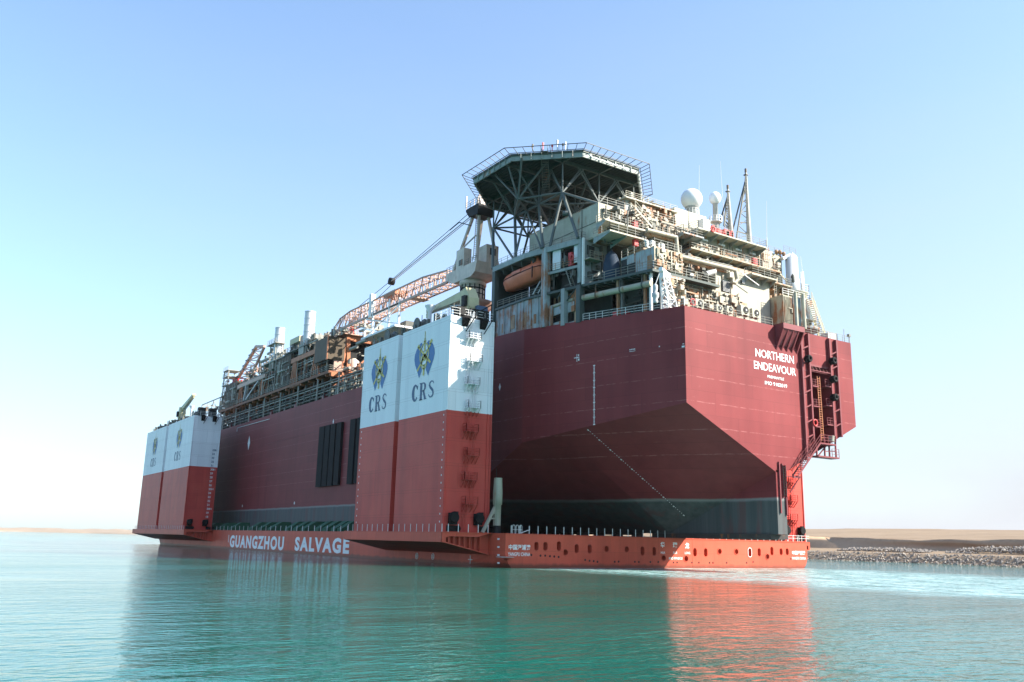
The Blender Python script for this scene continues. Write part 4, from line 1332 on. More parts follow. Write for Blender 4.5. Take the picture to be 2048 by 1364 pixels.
# white lattice davit with its drum at the stern corner
dv = MB()
DB = A(1343, 617, 'y', -16.6); DT = A(1326, 548, 'y', -16.6)
b0 = [DB + V((dx, dy, 0)) for dx, dy in ((-.8, -.4), (.7, -.4), (-.8, .8), (.7, .8))]
t0 = [DT + V((dx, dy, 0)) for dx, dy in ((-.3, -.3), (.6, -.3), (-.3, .3), (.6, .3))]
for b, t in zip(b0, t0): dv.bar(b, t, .13)
for i, j in ((0, 1), (1, 3), (0, 2), (2, 3)): dv.truss(b0[i], t0[i], b0[j], t0[j], 4, .08, .08, 'z')
dvo = dv.build('stern_davit', MAT['white_clean'])
dvo.location = (0, 0, 0)
m = MB(); m.tube(DT + V((-.7, -.3, .5)), DT + V((1.1, .3, .2)), .30, 12); m.box(DT.x - .3, DT.x + .9, DT.y - .4, DT.y + .4, DT.z - .5, DT.z + .2); m.build('head', MAT['white_clean'], dvo)
m = MB(); HK = A(1311, 606, 'y', -16.8); m.lathe(HK, [(.25, 0), (.36, .25), (.22, .4), (.46, .85), (.46, 1.3), (.22, 1.45), (.32, 1.85), (.32, 2.3), (.15, 2.5)], 14); m.bar(HK + V((0, 0, 2.4)), DT + V((-.5, 0, .3)), .08); m.build('hook_drum', MAT['steelgrey'], dvo)
tag(dvo, 'white lattice davit leaning over the stern corner of the crimson hull', 'davit')

# ---------------- upper accommodation block
XB0, XB1, YA = 10.3, 49.0, -6.0
m = MB(); m.box(XB0, XB1, YA, 10.8, ZU - .25, 50.0)
acc = m.build('accommodation_block', MAT['cream'], fpso)
def ap(name, m, mat, par=None): return m.build(name, MAT[mat], par or acc)
m = MB(); m.box(XB0 - .03, XB0, YA + .05, 10.7, ZU, 49.8); ap('port_wall', m, 'cream_clean')
m = MB(); m.bar((XB0 - .05, YA, 47.2), (XB0 - .05, 10.8, 47.2), .08); m.bar((XB0 - .05, YA + 3.6, ZU), (XB0 - .05, YA + 3.6, 49.9), .08); ap('wall_seam', m, 'module')
# lower block
m = MB(); m.box(18.0, 41.5, -8.0, 15, 32.4, ZU - .3)
lob = m.build('lower_block', MAT['cream'], fpso)
m = MB(); m.box(17.97, 18.0, -7.95, 12, 32.6, 44.7); m.build('port_wall', MAT['grey_wall'], lob)
# recessed starboard half that carries the louvres
m = MB(); m.box(29.5, 41.5, -9.4, -8.0, 32.4, 43.6)
loc_ = m.build('machinery_casing', MAT['cream_clean'], lob)
def lo(name, m, mat, par=None): return m.build(name, MAT[mat], par or lob)
def wall_pt(x, y, yp): return Z7(x, y, 'y', yp)
# louvres
def louvre(x0, y0, x1, y1, yp, par, n=9):
    a = wall_pt(x0, y0, yp); b = wall_pt(x1, y1, yp)
    m = MB(); m.box(a.x, b.x, yp - .10, yp - .003, b.z, a.z)
    o = m.build('louvre', MAT['dark'], par)
    s = MB()
    for k in range(n):
        z = b.z + (a.z - b.z) * (k + .5) / n
        s.add([(a.x, yp - .11, z + .06), (b.x, yp - .11, z + .06), (b.x, yp - .26, z - .06), (a.x, yp - .26, z - .06)], [(0, 1, 2, 3)])
        s.box(a.x, b.x, yp - .28, yp - .22, z - .1, z - .03)
    s.build('slat', MAT['steelgrey'], o)
louvre(390, 745, 492, 905, -9.4, loc_)
louvre(628, 742, 662, 790, -9.4, loc_, 5)
m = MB(); a = wall_pt(438, 660, -9.4); b = wall_pt(490, 735, -9.4); m.box(a.x, b.x, -10.3, -9.4, b.z, a.z); lo('vent_hood', m, 'cream_clean', loc_)
# door, rust doors and windows
for x0, y0, x1, y1, yp, mat in ((715, 880, 745, 960, -8.0, 'pipe_rust'),):
    pass
def panel(name, x0, y0, x1, y1, yp, mat, par, d=.08):
    a = wall_pt(x0, y0, yp); b = wall_pt(x1, y1, yp); m = MB(); m.box(min(a.x, b.x), max(a.x, b.x), yp - d, yp - .003, min(a.z, b.z), max(a.z, b.z)); return m.build(name, MAT[mat], par)
panel('rusty_door', 480, 985, 525, 1075, -9.4, 'pipe_rust', loc_)
panel('rusty_panel', 80, 560, 190, 650, -8.0, 'pipe_rust', lob)
panel('rusty_panel', 640, 1020, 710, 1120, -9.4, 'pipe_rust', loc_, .02)
panel('pale_panel', -70, 640, 40, 760, -8.0, 'white', lob)
panel('dark_door', 190, 650, 260, 760, -8.0, 'pipe_rust', lob)

# platforms along the aft face: slab, rail and brackets are one platform with parts
def platform(name, x0, x1, yo, yi, z, mat='cream', rail=True, th=.22, par=None, ends=True, br=2.2, deep=.9):
    m = MB(); m.box(x0, x1, yo, yi, z - th, z)
    o = m.build(name, MAT[mat], par or acc)
    if br:
        n = max(2, int((x1 - x0) / br))
        for k in range(n + 1):
            x = x0 + .1 + (x1 - x0 - .2) * k / n
            b = MB(); b.prism([V((x - .05, yo + .1, z - th)), V((x - .05, yi, z - th)), V((x - .05, yi, z - th - deep)), V((x - .05, yo + .1, z - th - .12))], (.1, 0, 0))
            b.build('bracket', MAT['grey_wall'], o)
    if rail:
        r = MB(); e = [(x0 + .05, yo + .05, z), (x1 - .05, yo + .05, z)]
        if ends: e = [(x0 + .05, yi, z)] + e + [(x1 - .05, yi, z)]
        r.rail(e, 1.1, 1.45, .055)
        r.build('railing', MAT['rail'], o)
    return o
P1 = platform('walkway', 9.9, 22.5, -8.0, YA, 46.9, 'cream_clean')
P2 = platform('walkway', 9.4, 15.6, -9.6, YA, 44.75, 'cream_clean')
P3 = platform('walkway', 15.8, 23.0, -9.2, YA, 43.6, 'cream')
P4 = platform('walkway', 26.4, 46.4, -7.9, YA, 46.3, 'cream')
PB = platform('bridge_wing', 28.0, 43.2, -7.9, YA, 49.75, 'cream_clean', br=2.0)
P5 = platform('walkway', 24.2, 28.4, -8.6, YA, 48.0, 'rusty', br=2)
P6 = platform('walkway', 18.0, 29.4, -9.9, -8.0, 38.3, 'cream', par=lob)
P7 = platform('walkway', 36.0, 41.6, -10.9, -9.4, 43.4, 'cream_clean', par=loc_, br=1.6)
P8 = platform('walkway', 44.2, 48.6, -8.2, YA, 44.2, 'cream', br=1.5)
P9 = platform('walkway', 17.9, 21.8, -10.2, -8.0, 42.0, 'cream', par=lob)
# lights under the bridge wing
for x in (30.5, 34.2, 38.0, 41.2):
    m = MB(); m.box(x, x + 1.3, YA - .22, YA - .003, 48.7, 48.95); m.build('lamp_box', MAT['white_clean'], PB)
for x in (26, 31, 36, 41, 45): 
    m = MB(); m.box(x, x + .9, YA - .2, YA - .003, 45.0, 45.2); m.build('lamp_box', MAT['white_clean'], acc)
# recess shade painted as a thin grey plate, and ladders on the starboard end
m = MB(); m.box(41.8, 44.6, YA - .02, YA, 46.6, 49.4); 
m.build('painted_recess_shade', MAT['grey_wall'], acc)
m = MB(); m.ladder((44.2, YA - .6, 46.3), (44.9, YA - .6, 50.4), (1, 0, 0), .5, .3, .06)
for z in (48.2, 49.0, 49.8):
    q = [(44.6 + .4 * math.cos(math.pi * j / 6), YA - .6 - .6 * math.sin(math.pi * j / 6), z) for j in range(7)]
    for a, b in zip(q, q[1:]): m.bar(a, b, .05)
m.build('ladder', MAT['salmon'], acc)
m = MB(); m.ladder((42.6, -9.7, 33), (42.6, -9.7, 43), (1, 0, 0), .5, .3, .05); m.build('ladder', MAT['rail'], loc_)
# stairs
def stair(p, q, wd, mat, par, wid=.95, name='stairway'):
    m = MB(); m.stair(p, q, wd, wid); return m.build(name, MAT[mat], par)
a = Z2(345, 390, 'y', -7.6); b = Z2(480, 545, 'y', -7.6)
stair(a, b, (0, 1, 0), 'cream_clean', acc)
a = Z2(585, 790, 'y', -10.0); b = Z2(640, 880, 'y', -10.0)
stair(a, b, (0, 1, 0), 'salmon', lob, 1.1)
a = Z7(770, 735, 'y', -10.2); b = Z7(855, 805, 'y', -10.2)
m = MB(); m.bar(Z7(650, 660, 'y', -10.6), Z7(855, 810, 'y', -10.6), .07, .12); m.build('handrail_beam', MAT['rail_white'], loc_)

# pipes on the aft face
def zpipe(pts, yp, r, mat, par, name='pipe', z=Z2):
    m = MB(); m.pipe([z(x, y, 'y', yp) for x, y in pts], r, 10); return m.build(name, MAT[mat], par)
zpipe([(455, 560), (690, 620), (700, 740), (730, 775), (1115, 870), (1165, 885), (1180, 960), (1160, 985), (1135, 975)], -10.2, .30, 'pipe', acc, 'exhaust_pipe')
zpipe([(470, 590), (680, 645), (690, 760), (740, 800), (1090, 895)], -9.8, .24, 'pipe_rust', acc, 'exhaust_pipe')
zpipe([(505, 960), (640, 985), (1045, 1080)], -10.4, .28, 'steelgrey', lob, 'exhaust_pipe')
zpipe([(640, 1000), (900, 1060)], -10.6, .16, 'pipe', lob)
zpipe([(515, 560), (515, 830)], -8.4, .10, 'module', lob)
zpipe([(760, 820), (1160, 920)], -9.0, .09, 'rail', lob)
zpipe([(740, 760), (1140, 850)], -10.4, .08, 'rail', lob)
zpipe([(1130, 870), (1130, 1100)], -9.7, .10, 'pipe', loc_)
zpipe([(300, 400), (300, 560)], -8.2, .09, 'module', acc)
zpipe([(930, 915), (1000, 895)], -9.8, .42, 'steelgrey', lob, 'silencer')
zpipe([(1005, 870), (1005, 1050)], -10.0, .14, 'pipe', lob)
zpipe([(445, 460), (450, 600)], -7.2, .12, 'pipe', acc)
for x, y0, y1 in ((265, 560, 700), (560, 480, 640), (800, 620, 700), (1240, 740, 830), (1300, 730, 840)):
    zpipe([(x, y0), (x, y1)], -6.4, .07, 'pipe', acc)
clutter(acc, 'fitting', 'y', 10.8, 24, ZU + .3, 49.6, YA, 60, 'pipe', 7, .7)
clutter(acc, 'fitting', 'y', 11, 27, ZU - 1.5, 49.6, YA - .4, 50, 'module', 27, 1.3)
clutter(lob, 'fitting', 'y', 18.2, 29.3, 38.6, 44.6, -8.2, 50, 'module', 28, 1.4)
clutter(acc, 'fitting', 'y', 24, 47, 44.8, 46.0, YA - .2, 40, 'module', 29, 1.0)
for k, (x, z, w_, h_) in enumerate(((13.2, 47.2, .9, 1.9), (19.0, 47.2, .9, 1.9), (12.4, 45.0, .9, 1.9), (30.2, 46.5, .9, 1.9), (35.5, 46.5, .9, 1.9), (40.2, 46.5, .9, 1.9))):
    m = MB(); m.box(x, x + w_, YA - .06, YA - .003, z, z + h_); d_ = m.build('door', MAT['pipe_rust' if k % 3 == 1 else 'grey_wall'], acc)
    q = MB(); q.box(x + .12, x + .2, YA - .12, YA - .06, z + .9, z + 1.1); q.build('handle', MAT['dark'], d_)
for x in (32.4, 33.8, 37.4, 38.6):
    m = MB(); m.box(x, x + .6, YA - .05, YA - .003, 47.6, 48.3); m.build('window', MAT['dark'], acc)
clutter(acc, 'cable_run', 'y', 10.8, 24, ZU + .2, 49.6, YA, 30, 'module', 8, .6)
clutter(acc, 'fitting', 'y', 24, 48.5, ZU, 49.2, YA, 44, 'pipe', 9, .5)
clutter(acc, 'rust_fitting', 'y', 12, 48, ZU, 49.5, YA, 40, 'pipe_rust', 10, .45)
clutter(lob, 'fitting', 'y', 18.2, 29.3, 33, 44.6, -8.0, 70, 'pipe', 11, 1.1)
clutter(lob, 'rust_fitting', 'y', 18.2, 29.3, 33, 44.6, -8.0, 46, 'pipe_rust', 12, .9)
clutter(lob, 'cable_run', 'y', 18.2, 29.3, 33, 44.6, -8.0, 36, 'module', 13, .7)
clutter(loc_, 'fitting', 'y', 29.6, 36, 33, 43, -9.4, 22, 'pipe', 14, .35)
clutter(lob, 'fitting', 'x', -7.8, 2, 38.8, 44.5, 17.97, 26, 'module', 15, .6)
# dark openings and rust on the lower block's port wall
for y0, y1, z0, z1, mat in ((-5.2, -3.4, 38.6, 41.2, 'void'), (-2.2, 1.0, 38.6, 42.0, 'void'), (-7.3, -6.2, 38.6, 41.0, 'pipe_rust')):
    m = MB(); m.box(17.7, 17.97, y0, y1, z0, z1); m.build('dark_opening' if mat == 'void' else 'rusty_door', MAT[mat], lob)
m = MB(); m.lathe((12.2, -6.6, 38.42), [(1.15, 0), (1.25, 1.2), (1.15, 2.8), (.8, 4.0), (.1, 4.7)], 14); m.build('covered_reel', MAT['blue_dark'], lob)
m = MB(); m.box(13.4, 13.9, -3.0, -2.5, ZM, 44.8); m.build('pillar', MAT['white'], lob)
m = MB(); m.box(9.4, 13.9, -3.55, -3.35, ZM, ZU - .3); aw = m.build('aft_wall', MAT['grey_wall'], sh)
for x, z0, z1 in ((10.6, 42.4, 44.3), (11.2, 38.6, 40.8)):
    m = MB(); m.box(x, x + 1.0, -3.6, -3.551, z0, z1); m.build('dark_opening', MAT['void'], aw)
m = MB(); m.prism([V((9.6, -5.0, 41.9)), V((12.0, -5.0, 41.9)), V((12.0, -3.56, 41.9)), V((9.6, -3.56, 41.9))], (0, 0, .15)); m.rail([(9.7, -4.95, 42.05), (11.9, -4.95, 42.05)], 1.05, .8, .055); m.build('balcony', MAT['cream'], aw)
clutter(aw, 'fitting', 'y', 9.5, 13, 38.6, 44.6, -3.55, 14, 'module', 41, .5)
m = MB(); m.bar((9.5, -3.7, ZM), (9.5, -3.7, ZU), .3); m.build('corner_pillar', MAT['white'], aw)
# house on the aft part of the mid deck
m = MB(); m.box(12.75, 17.9, -14.6, -7.9, ZM + .01, 41.7); mh = m.build('mid_house', MAT['cream'], fpso)
m = MB(); m.box(12.72, 12.75, -14.55, -8.0, ZM + .05, 41.65); m.build('port_wall', MAT['rusty'], mh)
for y0, y1, z0, z1, mat in ((-10.9, -9.0, ZM + .1, 40.4, 'void'), (-9.2, -8.1, ZM + .1, 41.3, 'void'), (-14.2, -13.3, ZM + .1, 40.6, 'pipe_rust')):
    m = MB(); m.box(12.66, 12.719, y0, y1, z0, z1); m.build('dark_opening' if mat == 'void' else 'rusty_door', MAT[mat], mh)
m = MB(); m.rail([(12.8, -8, 41.7), (12.8, -14.5, 41.7), (17.8, -14.5, 41.7)], 1.1, 1.3, .055); m.build('railing', MAT['rail'], mh)
clutter(mh, 'roof_fitting', 'y', 12.9, 17.6, 41.7, 43.2, -12.5, 18, 'white', 42, .9)
clutter(mh, 'fitting', 'y', 12.9, 17.7, 38.6, 41.5, -14.6, 26, 'pipe', 43, .5)
clutter(mh, 'rust_fitting', 'y', 12.9, 17.7, 38.6, 41.5, -14.6, 20, 'pipe_rust', 44, .5)
# house on the mooring deck under the aft walkway
m = MB(); m.box(13.4, 17.6, -15.0, -14.8, 32.45, ZM - .36); ms = m.build('sun_block_panel', MAT['rusty'], fpso)  # added panel, blocks sun leaking through the open mooring deck onto the tower
clutter(ms, 'fitting', 'y', 13.5, 17.5, 32.8, 37.6, -15.0, 30, 'pipe', 51, 1.2)
clutter(ms, 'rust_fitting', 'y', 13.5, 17.5, 32.8, 37.6, -15.0, 20, 'pipe_rust', 52, 1.0)
m = MB(); m.box(17.6, 29.4, -13.7, -8.1, 32.4, 38.04); mo2 = m.build('mooring_house', MAT['cream'], fpso)
clutter(mo2, 'fitting', 'y', 17.8, 29.2, 33, 37.8, -13.7, 60, 'pipe', 45, .8)
clutter(mo2, 'rust_fitting', 'y', 17.8, 29.2, 33, 37.8, -13.7, 40, 'pipe_rust', 46, .7)
clutter(mo2, 'cable_run', 'y', 17.8, 29.2, 33, 37.8, -13.7, 30, 'module', 47, .6)

# ---------------- penthouse level and roof plant
m = MB(); m.box(17.4, 27.5, -3.4, 7, 50.0, 53.0); pent = m.build('penthouse', MAT['rusty'], acc)
m = MB(); m.box(27.6, 34.5, -3.4, 6, 50.0, 54.2); m.build('penthouse', MAT['cream_clean'], acc)
m = MB(); m.box(17.0, 27.6, -4.2, 7, 53.0, 53.2); m.rail([(17.1, -4.1, 53.2), (27.5, -4.1, 53.2)], .9, 1.5, .055); m.build('roof_deck', MAT['cream_clean'], acc)
m = MB(); m.rail([(10.4, YA + .05, 50.0), (28, YA + .05, 50.0)], 1.1, 1.6, .055); m.rail([(43.2, YA + .05, 50.0), (48.9, YA + .05, 50)], 1.1, 1.6, .055); m.build('roof_railing', MAT['rail'], acc)
clutter(pent, 'fitting', 'y', 17.6, 27.3, 50.1, 52.9, -3.4, 60, 'pipe_rust', 16, .9)
clutter(pent, 'fitting', 'y', 17.6, 27.3, 50.1, 52.9, -3.4, 50, 'pipe', 17, 1.0)
r = random.Random(31)
m = MB()
for k in range(46):
    x = r.uniform(17.5, 26.5); y = r.uniform(-4.0, 3); h = r.uniform(.3, 1.6); wv = r.uniform(.08, .7)
    m.box(x, x + wv, y, y + wv, 53.2, 53.2 + h * .7)
for k in range(12):
    x = r.uniform(17.5, 25); m.tube((x, -4.0 + r.uniform(0, 3), 53.4 + r.random() * .6), (x + r.uniform(1, 3), -4.0 + r.uniform(0, 3), 53.4 + r.random() * .6), .09, 6)
rp = m.build('roof_plant', MAT['pipe'], acc); rp['kind'] = 'stuff'
m = MB()
for k in range(40):
    x = r.uniform(33.8, 48); y = r.uniform(-5.6, 2); h = r.uniform(.3, 1.5); wv = r.uniform(.1, .8)
    m.box(x, x + wv, y, y + wv, 50.0, 50.0 + h)
rp = m.build('roof_plant', MAT['cream_clean'], acc); rp['kind'] = 'stuff'
p0 = Z2(945, 545, 'y', -5.2)
m = MB(); m.box(31.5, 33.0, -5.6, -4.4, 50.0, 52.6); m.build('white_locker', MAT['white_clean'], acc)
m = MB()
for k in range(14):
    x = r.uniform(34.2, 38.8); m.box(x, x + r.uniform(.3, .7), -4.9, -4.2, 51.0 + r.uniform(-.2, .6), 51.5 + r.uniform(0, .9))
m.build('red_equipment', MAT['red'], acc)
# roof block at the starboard end
m = MB(); m.box(44.0, 48.8, -4.5, 6, 50.0, 51.0); m.build('penthouse', MAT['cream_clean'], acc)

# ---------------- starboard annex with funnel
m = MB(); m.box(41.7, 48.2, -11.8, -2, 32.4, 40.8); anx = m.build('annex', MAT['cream'], fpso)
def an(name, m, mat): return m.build(name, MAT[mat], anx)
for k in range(16):
    x = 41.9 + .3 * k
    if x > 46: break
    m = MB(); m.box(x, x + .07, -11.92, -11.8, 35.6, 40.6); an('stiffener', m, 'cream')
m = MB(); m.lathe((43.7, -13.2, 35.2), [(.3, -1.0), (2.7, -.25), (2.75, 0), (2.75, .12)], 26); an('round_platform', m, 'rusty')
m = MB()
for k in range(24):
    a0, a1 = math.tau * k / 24, math.tau * (k + 1) / 24
    for z in (.55, 1.05): m.bar((43.7 + 2.7 * math.cos(a0), -13.2 + 2.7 * math.sin(a0), 35.3 + z), (43.7 + 2.7 * math.cos(a1), -13.2 + 2.7 * math.sin(a1), 35.3 + z), .05)
    m.bar((43.7 + 2.7 * math.cos(a0), -13.2 + 2.7 * math.sin(a0), 35.3), (43.7 + 2.7 * math.cos(a0), -13.2 + 2.7 * math.sin(a0), 36.35), .05)
an('railing', m, 'rail')
for x in (34.35, 36.0):
    m = MB(); m.tube((x - 1.0, YS - .9, 32.7), (x - 1.0, YS - .9, 37.6), .26, 12); m.build('vent_pipe', MAT['cream_clean'], fh)
m = MB(); m.box(33.4, 35.0, YS - .5, YS - .3, 33.0, 37.2); m.build('vent_screen', MAT['rusty'], fh)
m = MB(); m.rail([(41.8, -11.7, 40.8), (48.1, -11.7, 40.8), (48.1, -6, 40.8)], 1.1, 1.2, .065); an('railing', m, 'rail_white')
stair((46.2, -13.0, 40.6), (49.0, -13.0, 35.0), (0, 1, 0), 'beige', anx, 1.1)
m = MB(); m.box(45.6, 48.4, -12.6, -11.8, 37.5, 40.7); an('rusty_cabin', m, 'rusty')
m = MB(); m.box(46.5, 51.5, -14.0, -8, 34.4, 34.6); m.rail([(46.6, -13.9, 34.6), (51.4, -13.9, 34.6), (51.4, -8.2, 34.6)], 1.1, 1.2, .06)
for x in (47.5, 49.5, 51): m.bar((x, -13.5, 34.4), (x - .8, -13.5, 32.6), .14)
an('landing', m, 'cream_clean')
clutter(anx, 'fitting', 'y', 42, 48, 33, 40.5, -11.8, 26, 'pipe', 18, .6)
# funnel on its round deck
FX, FY = 50.2, -7.0
m = MB(); m.lathe((FX, FY, 43.6), [(1.05, 0), (1.12, .05), (1.12, 2.2), (.98, 2.25), (.98, 6.0), (.88, 6.05)], 26)
fun = m.build('funnel', MAT['stack'], fpso)
m = MB(); m.lathe((FX, FY, 43.2), [(.6, -1.1), (2.3, -.1), (2.4, 0), (2.4, .2)], 28); m.build('round_deck', MAT['cream_clean'], fun)
m = MB(); m.box(FX - 1.3, FX + 1.3, FY - 1.3, FY + 1.3, 32.6, 42.4); m.build('trunk', MAT['cream'], fun)
m = MB(); m.lathe((FX - .62, FY - .62, 44.9), [(.2, 0), (.34, .3), (.34, 1.3), (.1, 1.7)], 10); m.build('soot_patch', MAT['module'], fun)
m = MB(); m.bar((XB1 - .5, FY + .6, 49.2), (FX - .2, FY + .2, 50.0), 1.0, .55); m.bar((FX - .2, FY + .2, 50.1), (FX + .6, FY, 49.6), 1.2, .7); m.build('uptake_duct', MAT['stack'], fun)
m = MB()
for k in range(9): m.ball((XB1 - 1.6 + .3 * k, FY + .7 + (k % 3) * .2, 50.3 + .18 * (k % 2)), .3, 8, 5)
m.build('duct_lagging', MAT['pipe_rust'], fun)
m = MB(); m.rail([(XB1 - .3, FY + .2, 50.6), (FX + .7, FY - .4, 50.3)], .9, 1, .05); m.build('railing', MAT['rail'], fun)
m = MB(); m.tube((FX + 2.3, FY - .2, 43.4), (FX + 2.3, FY - .2, 47.6), .25, 10); m.tube((FX + 2.9, FY + .3, 43.4), (FX + 2.9, FY + .3, 47.0), .3, 10); m.build('exhaust_pipe', MAT['white'], fun)
m = MB(); m.rail([(FX - 2.4, FY - .9, 43.45), (FX - .9, FY - 2.4, 43.45), (FX + .9, FY - 2.4, 43.45), (FX + 2.4, FY - .9, 43.45)], 1.1, 1.2, .05); m.build('railing', MAT['rail_white'], fun)
for x in (47.2, 48.3):
    m = MB(); m.tube((x, -7.4, 41), (x, -7.4, 46.3), .07, 6); m.build('stanchion', MAT['rail'], acc)
m = MB(); m.bar((46.4, -7.5, 46.2), (FX - 1.2, FY, 45.2), .12, .3); m.build('strut', MAT['cream'], fun)
clutter(acc, 'fitting', 'y', 44.5, 48.6, 41.3, 44.0, -6.2, 40, 'pipe_rust', 19, 1.3)
m = MB(); m.box(43.0, 48.4, -6.2, 3, 40.8, 44.9); m.build('end_house', MAT['grey_wall'], acc)

# ---------------- helideck
HC = V((16.7, 11.8, 60.0)); HR = 13.2
oct_ = [HC + V((math.cos(R(22.5 + 45 * k)), math.sin(R(22.5 + 45 * k)), 0)) * (HR / math.cos(R(22.5))) for k in range(8)]
m = MB(); m.prism([q - V((0, 0, .35)) for q in oct_], (0, 0, .33))
heli = m.build('helideck', MAT['grey_green'], fpso)
def hp(name, m, mat='grey_green'): return m.build(name, MAT[mat], heli)
for k in range(8):
    a, b = oct_[k], oct_[(k + 1) % 8]
    i = (HC - (a + b) / 2).normalized() * .25
    m = MB(); m.bar(a + i - V((0, 0, .55)), b + i - V((0, 0, .55)), .2, 1.1, up=(0, 0, 1))
    for t in range(1, 7):
        c = a.lerp(b, t / 7) + i * .3; m.bar(c - V((0, 0, 1.0)), c - V((0, 0, .05)), .14, .2)
    hp('edge_girder', m, 'grey_wall')
def chord(x):                     # half chord of the octagon along y at x
    d = abs(x - HC.x); s = HR * math.tan(R(22.5))
    return HR if d <= s else HR - (d - s)
m = MB()
for k in range(43):
    x = HC.x - 12.6 + .6 * k; c = chord(x) - .4
    m.box(x - .05, x + .05, HC.y - c, HC.y + c, 59.25, 59.66)
hp('joist', m)
for y in (2.0, 8.0, 14.6, 21.0):
    d = abs(y - HC.y); s = HR * math.tan(R(22.5)); c = (HR if d <= s else HR - (d - s)) - .4
    m = MB(); m.box(HC.x - c, HC.x + c, y - .17, y + .17, 58.75, 59.25); hp('main_girder', m)
for x in (10.0, 17.0, 24.0):
    c = chord(x) - .4; m = MB(); m.box(x - .15, x + .15, HC.y - c, HC.y + c, 58.75, 59.24); hp('main_girder', m)
# tubular support frame
ND = {}
for i, x in enumerate((10.0, 17.0, 24.0)):
    for j, y in enumerate((2.0, 8.0, 14.6, 21.0)): ND[i, j] = V((x, y, 54.0))
def tb(name, segs, r=.19, mat='truss'):
    m = MB()
    for a, b in segs: m.tube(a, b, r, 8)
    return hp(name, m, mat)
seg = []
for (i, j), p in ND.items():
    if (i, j) in ((0, 0), (0, 2), (1, 0), (1, 1), (1, 2), (2, 0), (2, 1), (2, 2), (0, 3), (0, 1), (1, 3), (2, 3)):
        for dx, dy in ((-4.2, 0), (4.0, 0), (0, 3.2), (0, -3.2), (0, 0)):
            if i > 0 and dy and (i + j) % 2: continue
            q = p + V((dx, dy, 4.8))
            if abs(q.x - HC.x) < 12.6 and abs(q.y - HC.y) < chord(q.x): seg.append((p, q))
tb('truss_web', seg, .13)
seg = []
for j in range(4):
    for i in range(2): seg.append((ND[i, j], ND[i + 1, j]))
for i in range(3):
    for j in range(3): seg.append((ND[i, j], ND[i, j + 1]))
for i in range(2):
    for j in range(3): seg.append((ND[i, j], ND[i + 1, j + 1]) if (i + j) % 2 else (ND[i + 1, j], ND[i, j + 1]))
tb('bottom_chord', seg, .16)
seg = []
for i in range(3):
    for j in range(3):
        seg.append((ND[i, j], (ND[i, j] + ND[i, j + 1]) / 2 + V((0, 0, 4.8)))); seg.append((ND[i, j + 1], (ND[i, j] + ND[i, j + 1]) / 2 + V((0, 0, 4.8))))
for i in range(2):
    for j in range(4):
        seg.append((ND[i, j], (ND[i, j] + ND[i + 1, j]) / 2 + V((0, 0, 4.8)))); seg.append((ND[i + 1, j], (ND[i, j] + ND[i + 1, j]) / 2 + V((0, 0, 4.8))))
tb('truss_web', seg, .12)
N1 = V((6.2, 8.1, 54.0))
tb('outrigger', [(N1, ND[0, 0]), (N1, ND[0, 2]), (N1, ND[0, 1]), (N1, V((4.2, 8.1, 59))), (N1, V((4.6, 12.5, 59.2))), (N1, V((4.6, 5.0, 59.2))), (N1, V((8.5, 4, 59.2)))], .15)
tb('leg', [(ND[0, 0], V((8.9, -3.2, ZU)))], .24)
tb('leg', [(ND[0, 0], V((8.0, 2.2, ZU)))], .22)
tb('leg', [(ND[0, 1], V((7.6, 3.4, ZU)))], .24)
tb('leg', [(ND[0, 2], V((7.3, 10.0, ZU)))], .24)
tb('leg', [(V((9.9, 11.2, 54)), V((7.3, 10.4, ZU)))], .18)
tb('leg', [(ND[0, 3], V((7.3, 16.5, ZU)))], .24)
tb('leg', [(ND[0, 3], V((7.4, 10.6, ZU)))], .18)
tb('leg', [(N1, V((9.9, 11.2, 54))), (V((9.9, 11.2, 54)), V((7.4, 3.6, ZU)))], .16)
tb('leg', [(ND[1, 0], V((10.6, -5.6, 50.0))), (ND[0, 0], V((10.6, -5.6, 50.0))), (ND[1, 0], V((17, -4, 52)))], .17)
for x in (17, 24):
    for y in (2.0, 8.0): tb('leg', [(V((x, y, 54)), V((x, y, 50.0)))], .2)
tb('leg', [(ND[1, 3], V((13, 18, ZU))), (ND[1, 2], V((14, 12, ZU))), (ND[2, 3], V((20, 18, ZU)))], .2)
tb('gusset', [(V((8.6, 0, 49.8)), V((9.2, -.4, 49.8)))], .4)
# safety net frame all round
for k in range(8):
    a, b = oct_[k], oct_[(k + 1) % 8]
    o0 = (a - HC).normalized() * 1.75 + V((0, 0, .25)); o1 = (b - HC).normalized() * 1.75 + V((0, 0, .25))
    m = MB(); m.bar(a + o0, b + o1, .09); m.bar(a + o0 * .1, b + o1 * .1, .08)
    for t in range(0, 10):
        f = t / 9; m.bar(a.lerp(b, f) - V((0, 0, .25)), (a + o0).lerp(b + o1, f), .07)
    hp('net_frame', m, 'module')
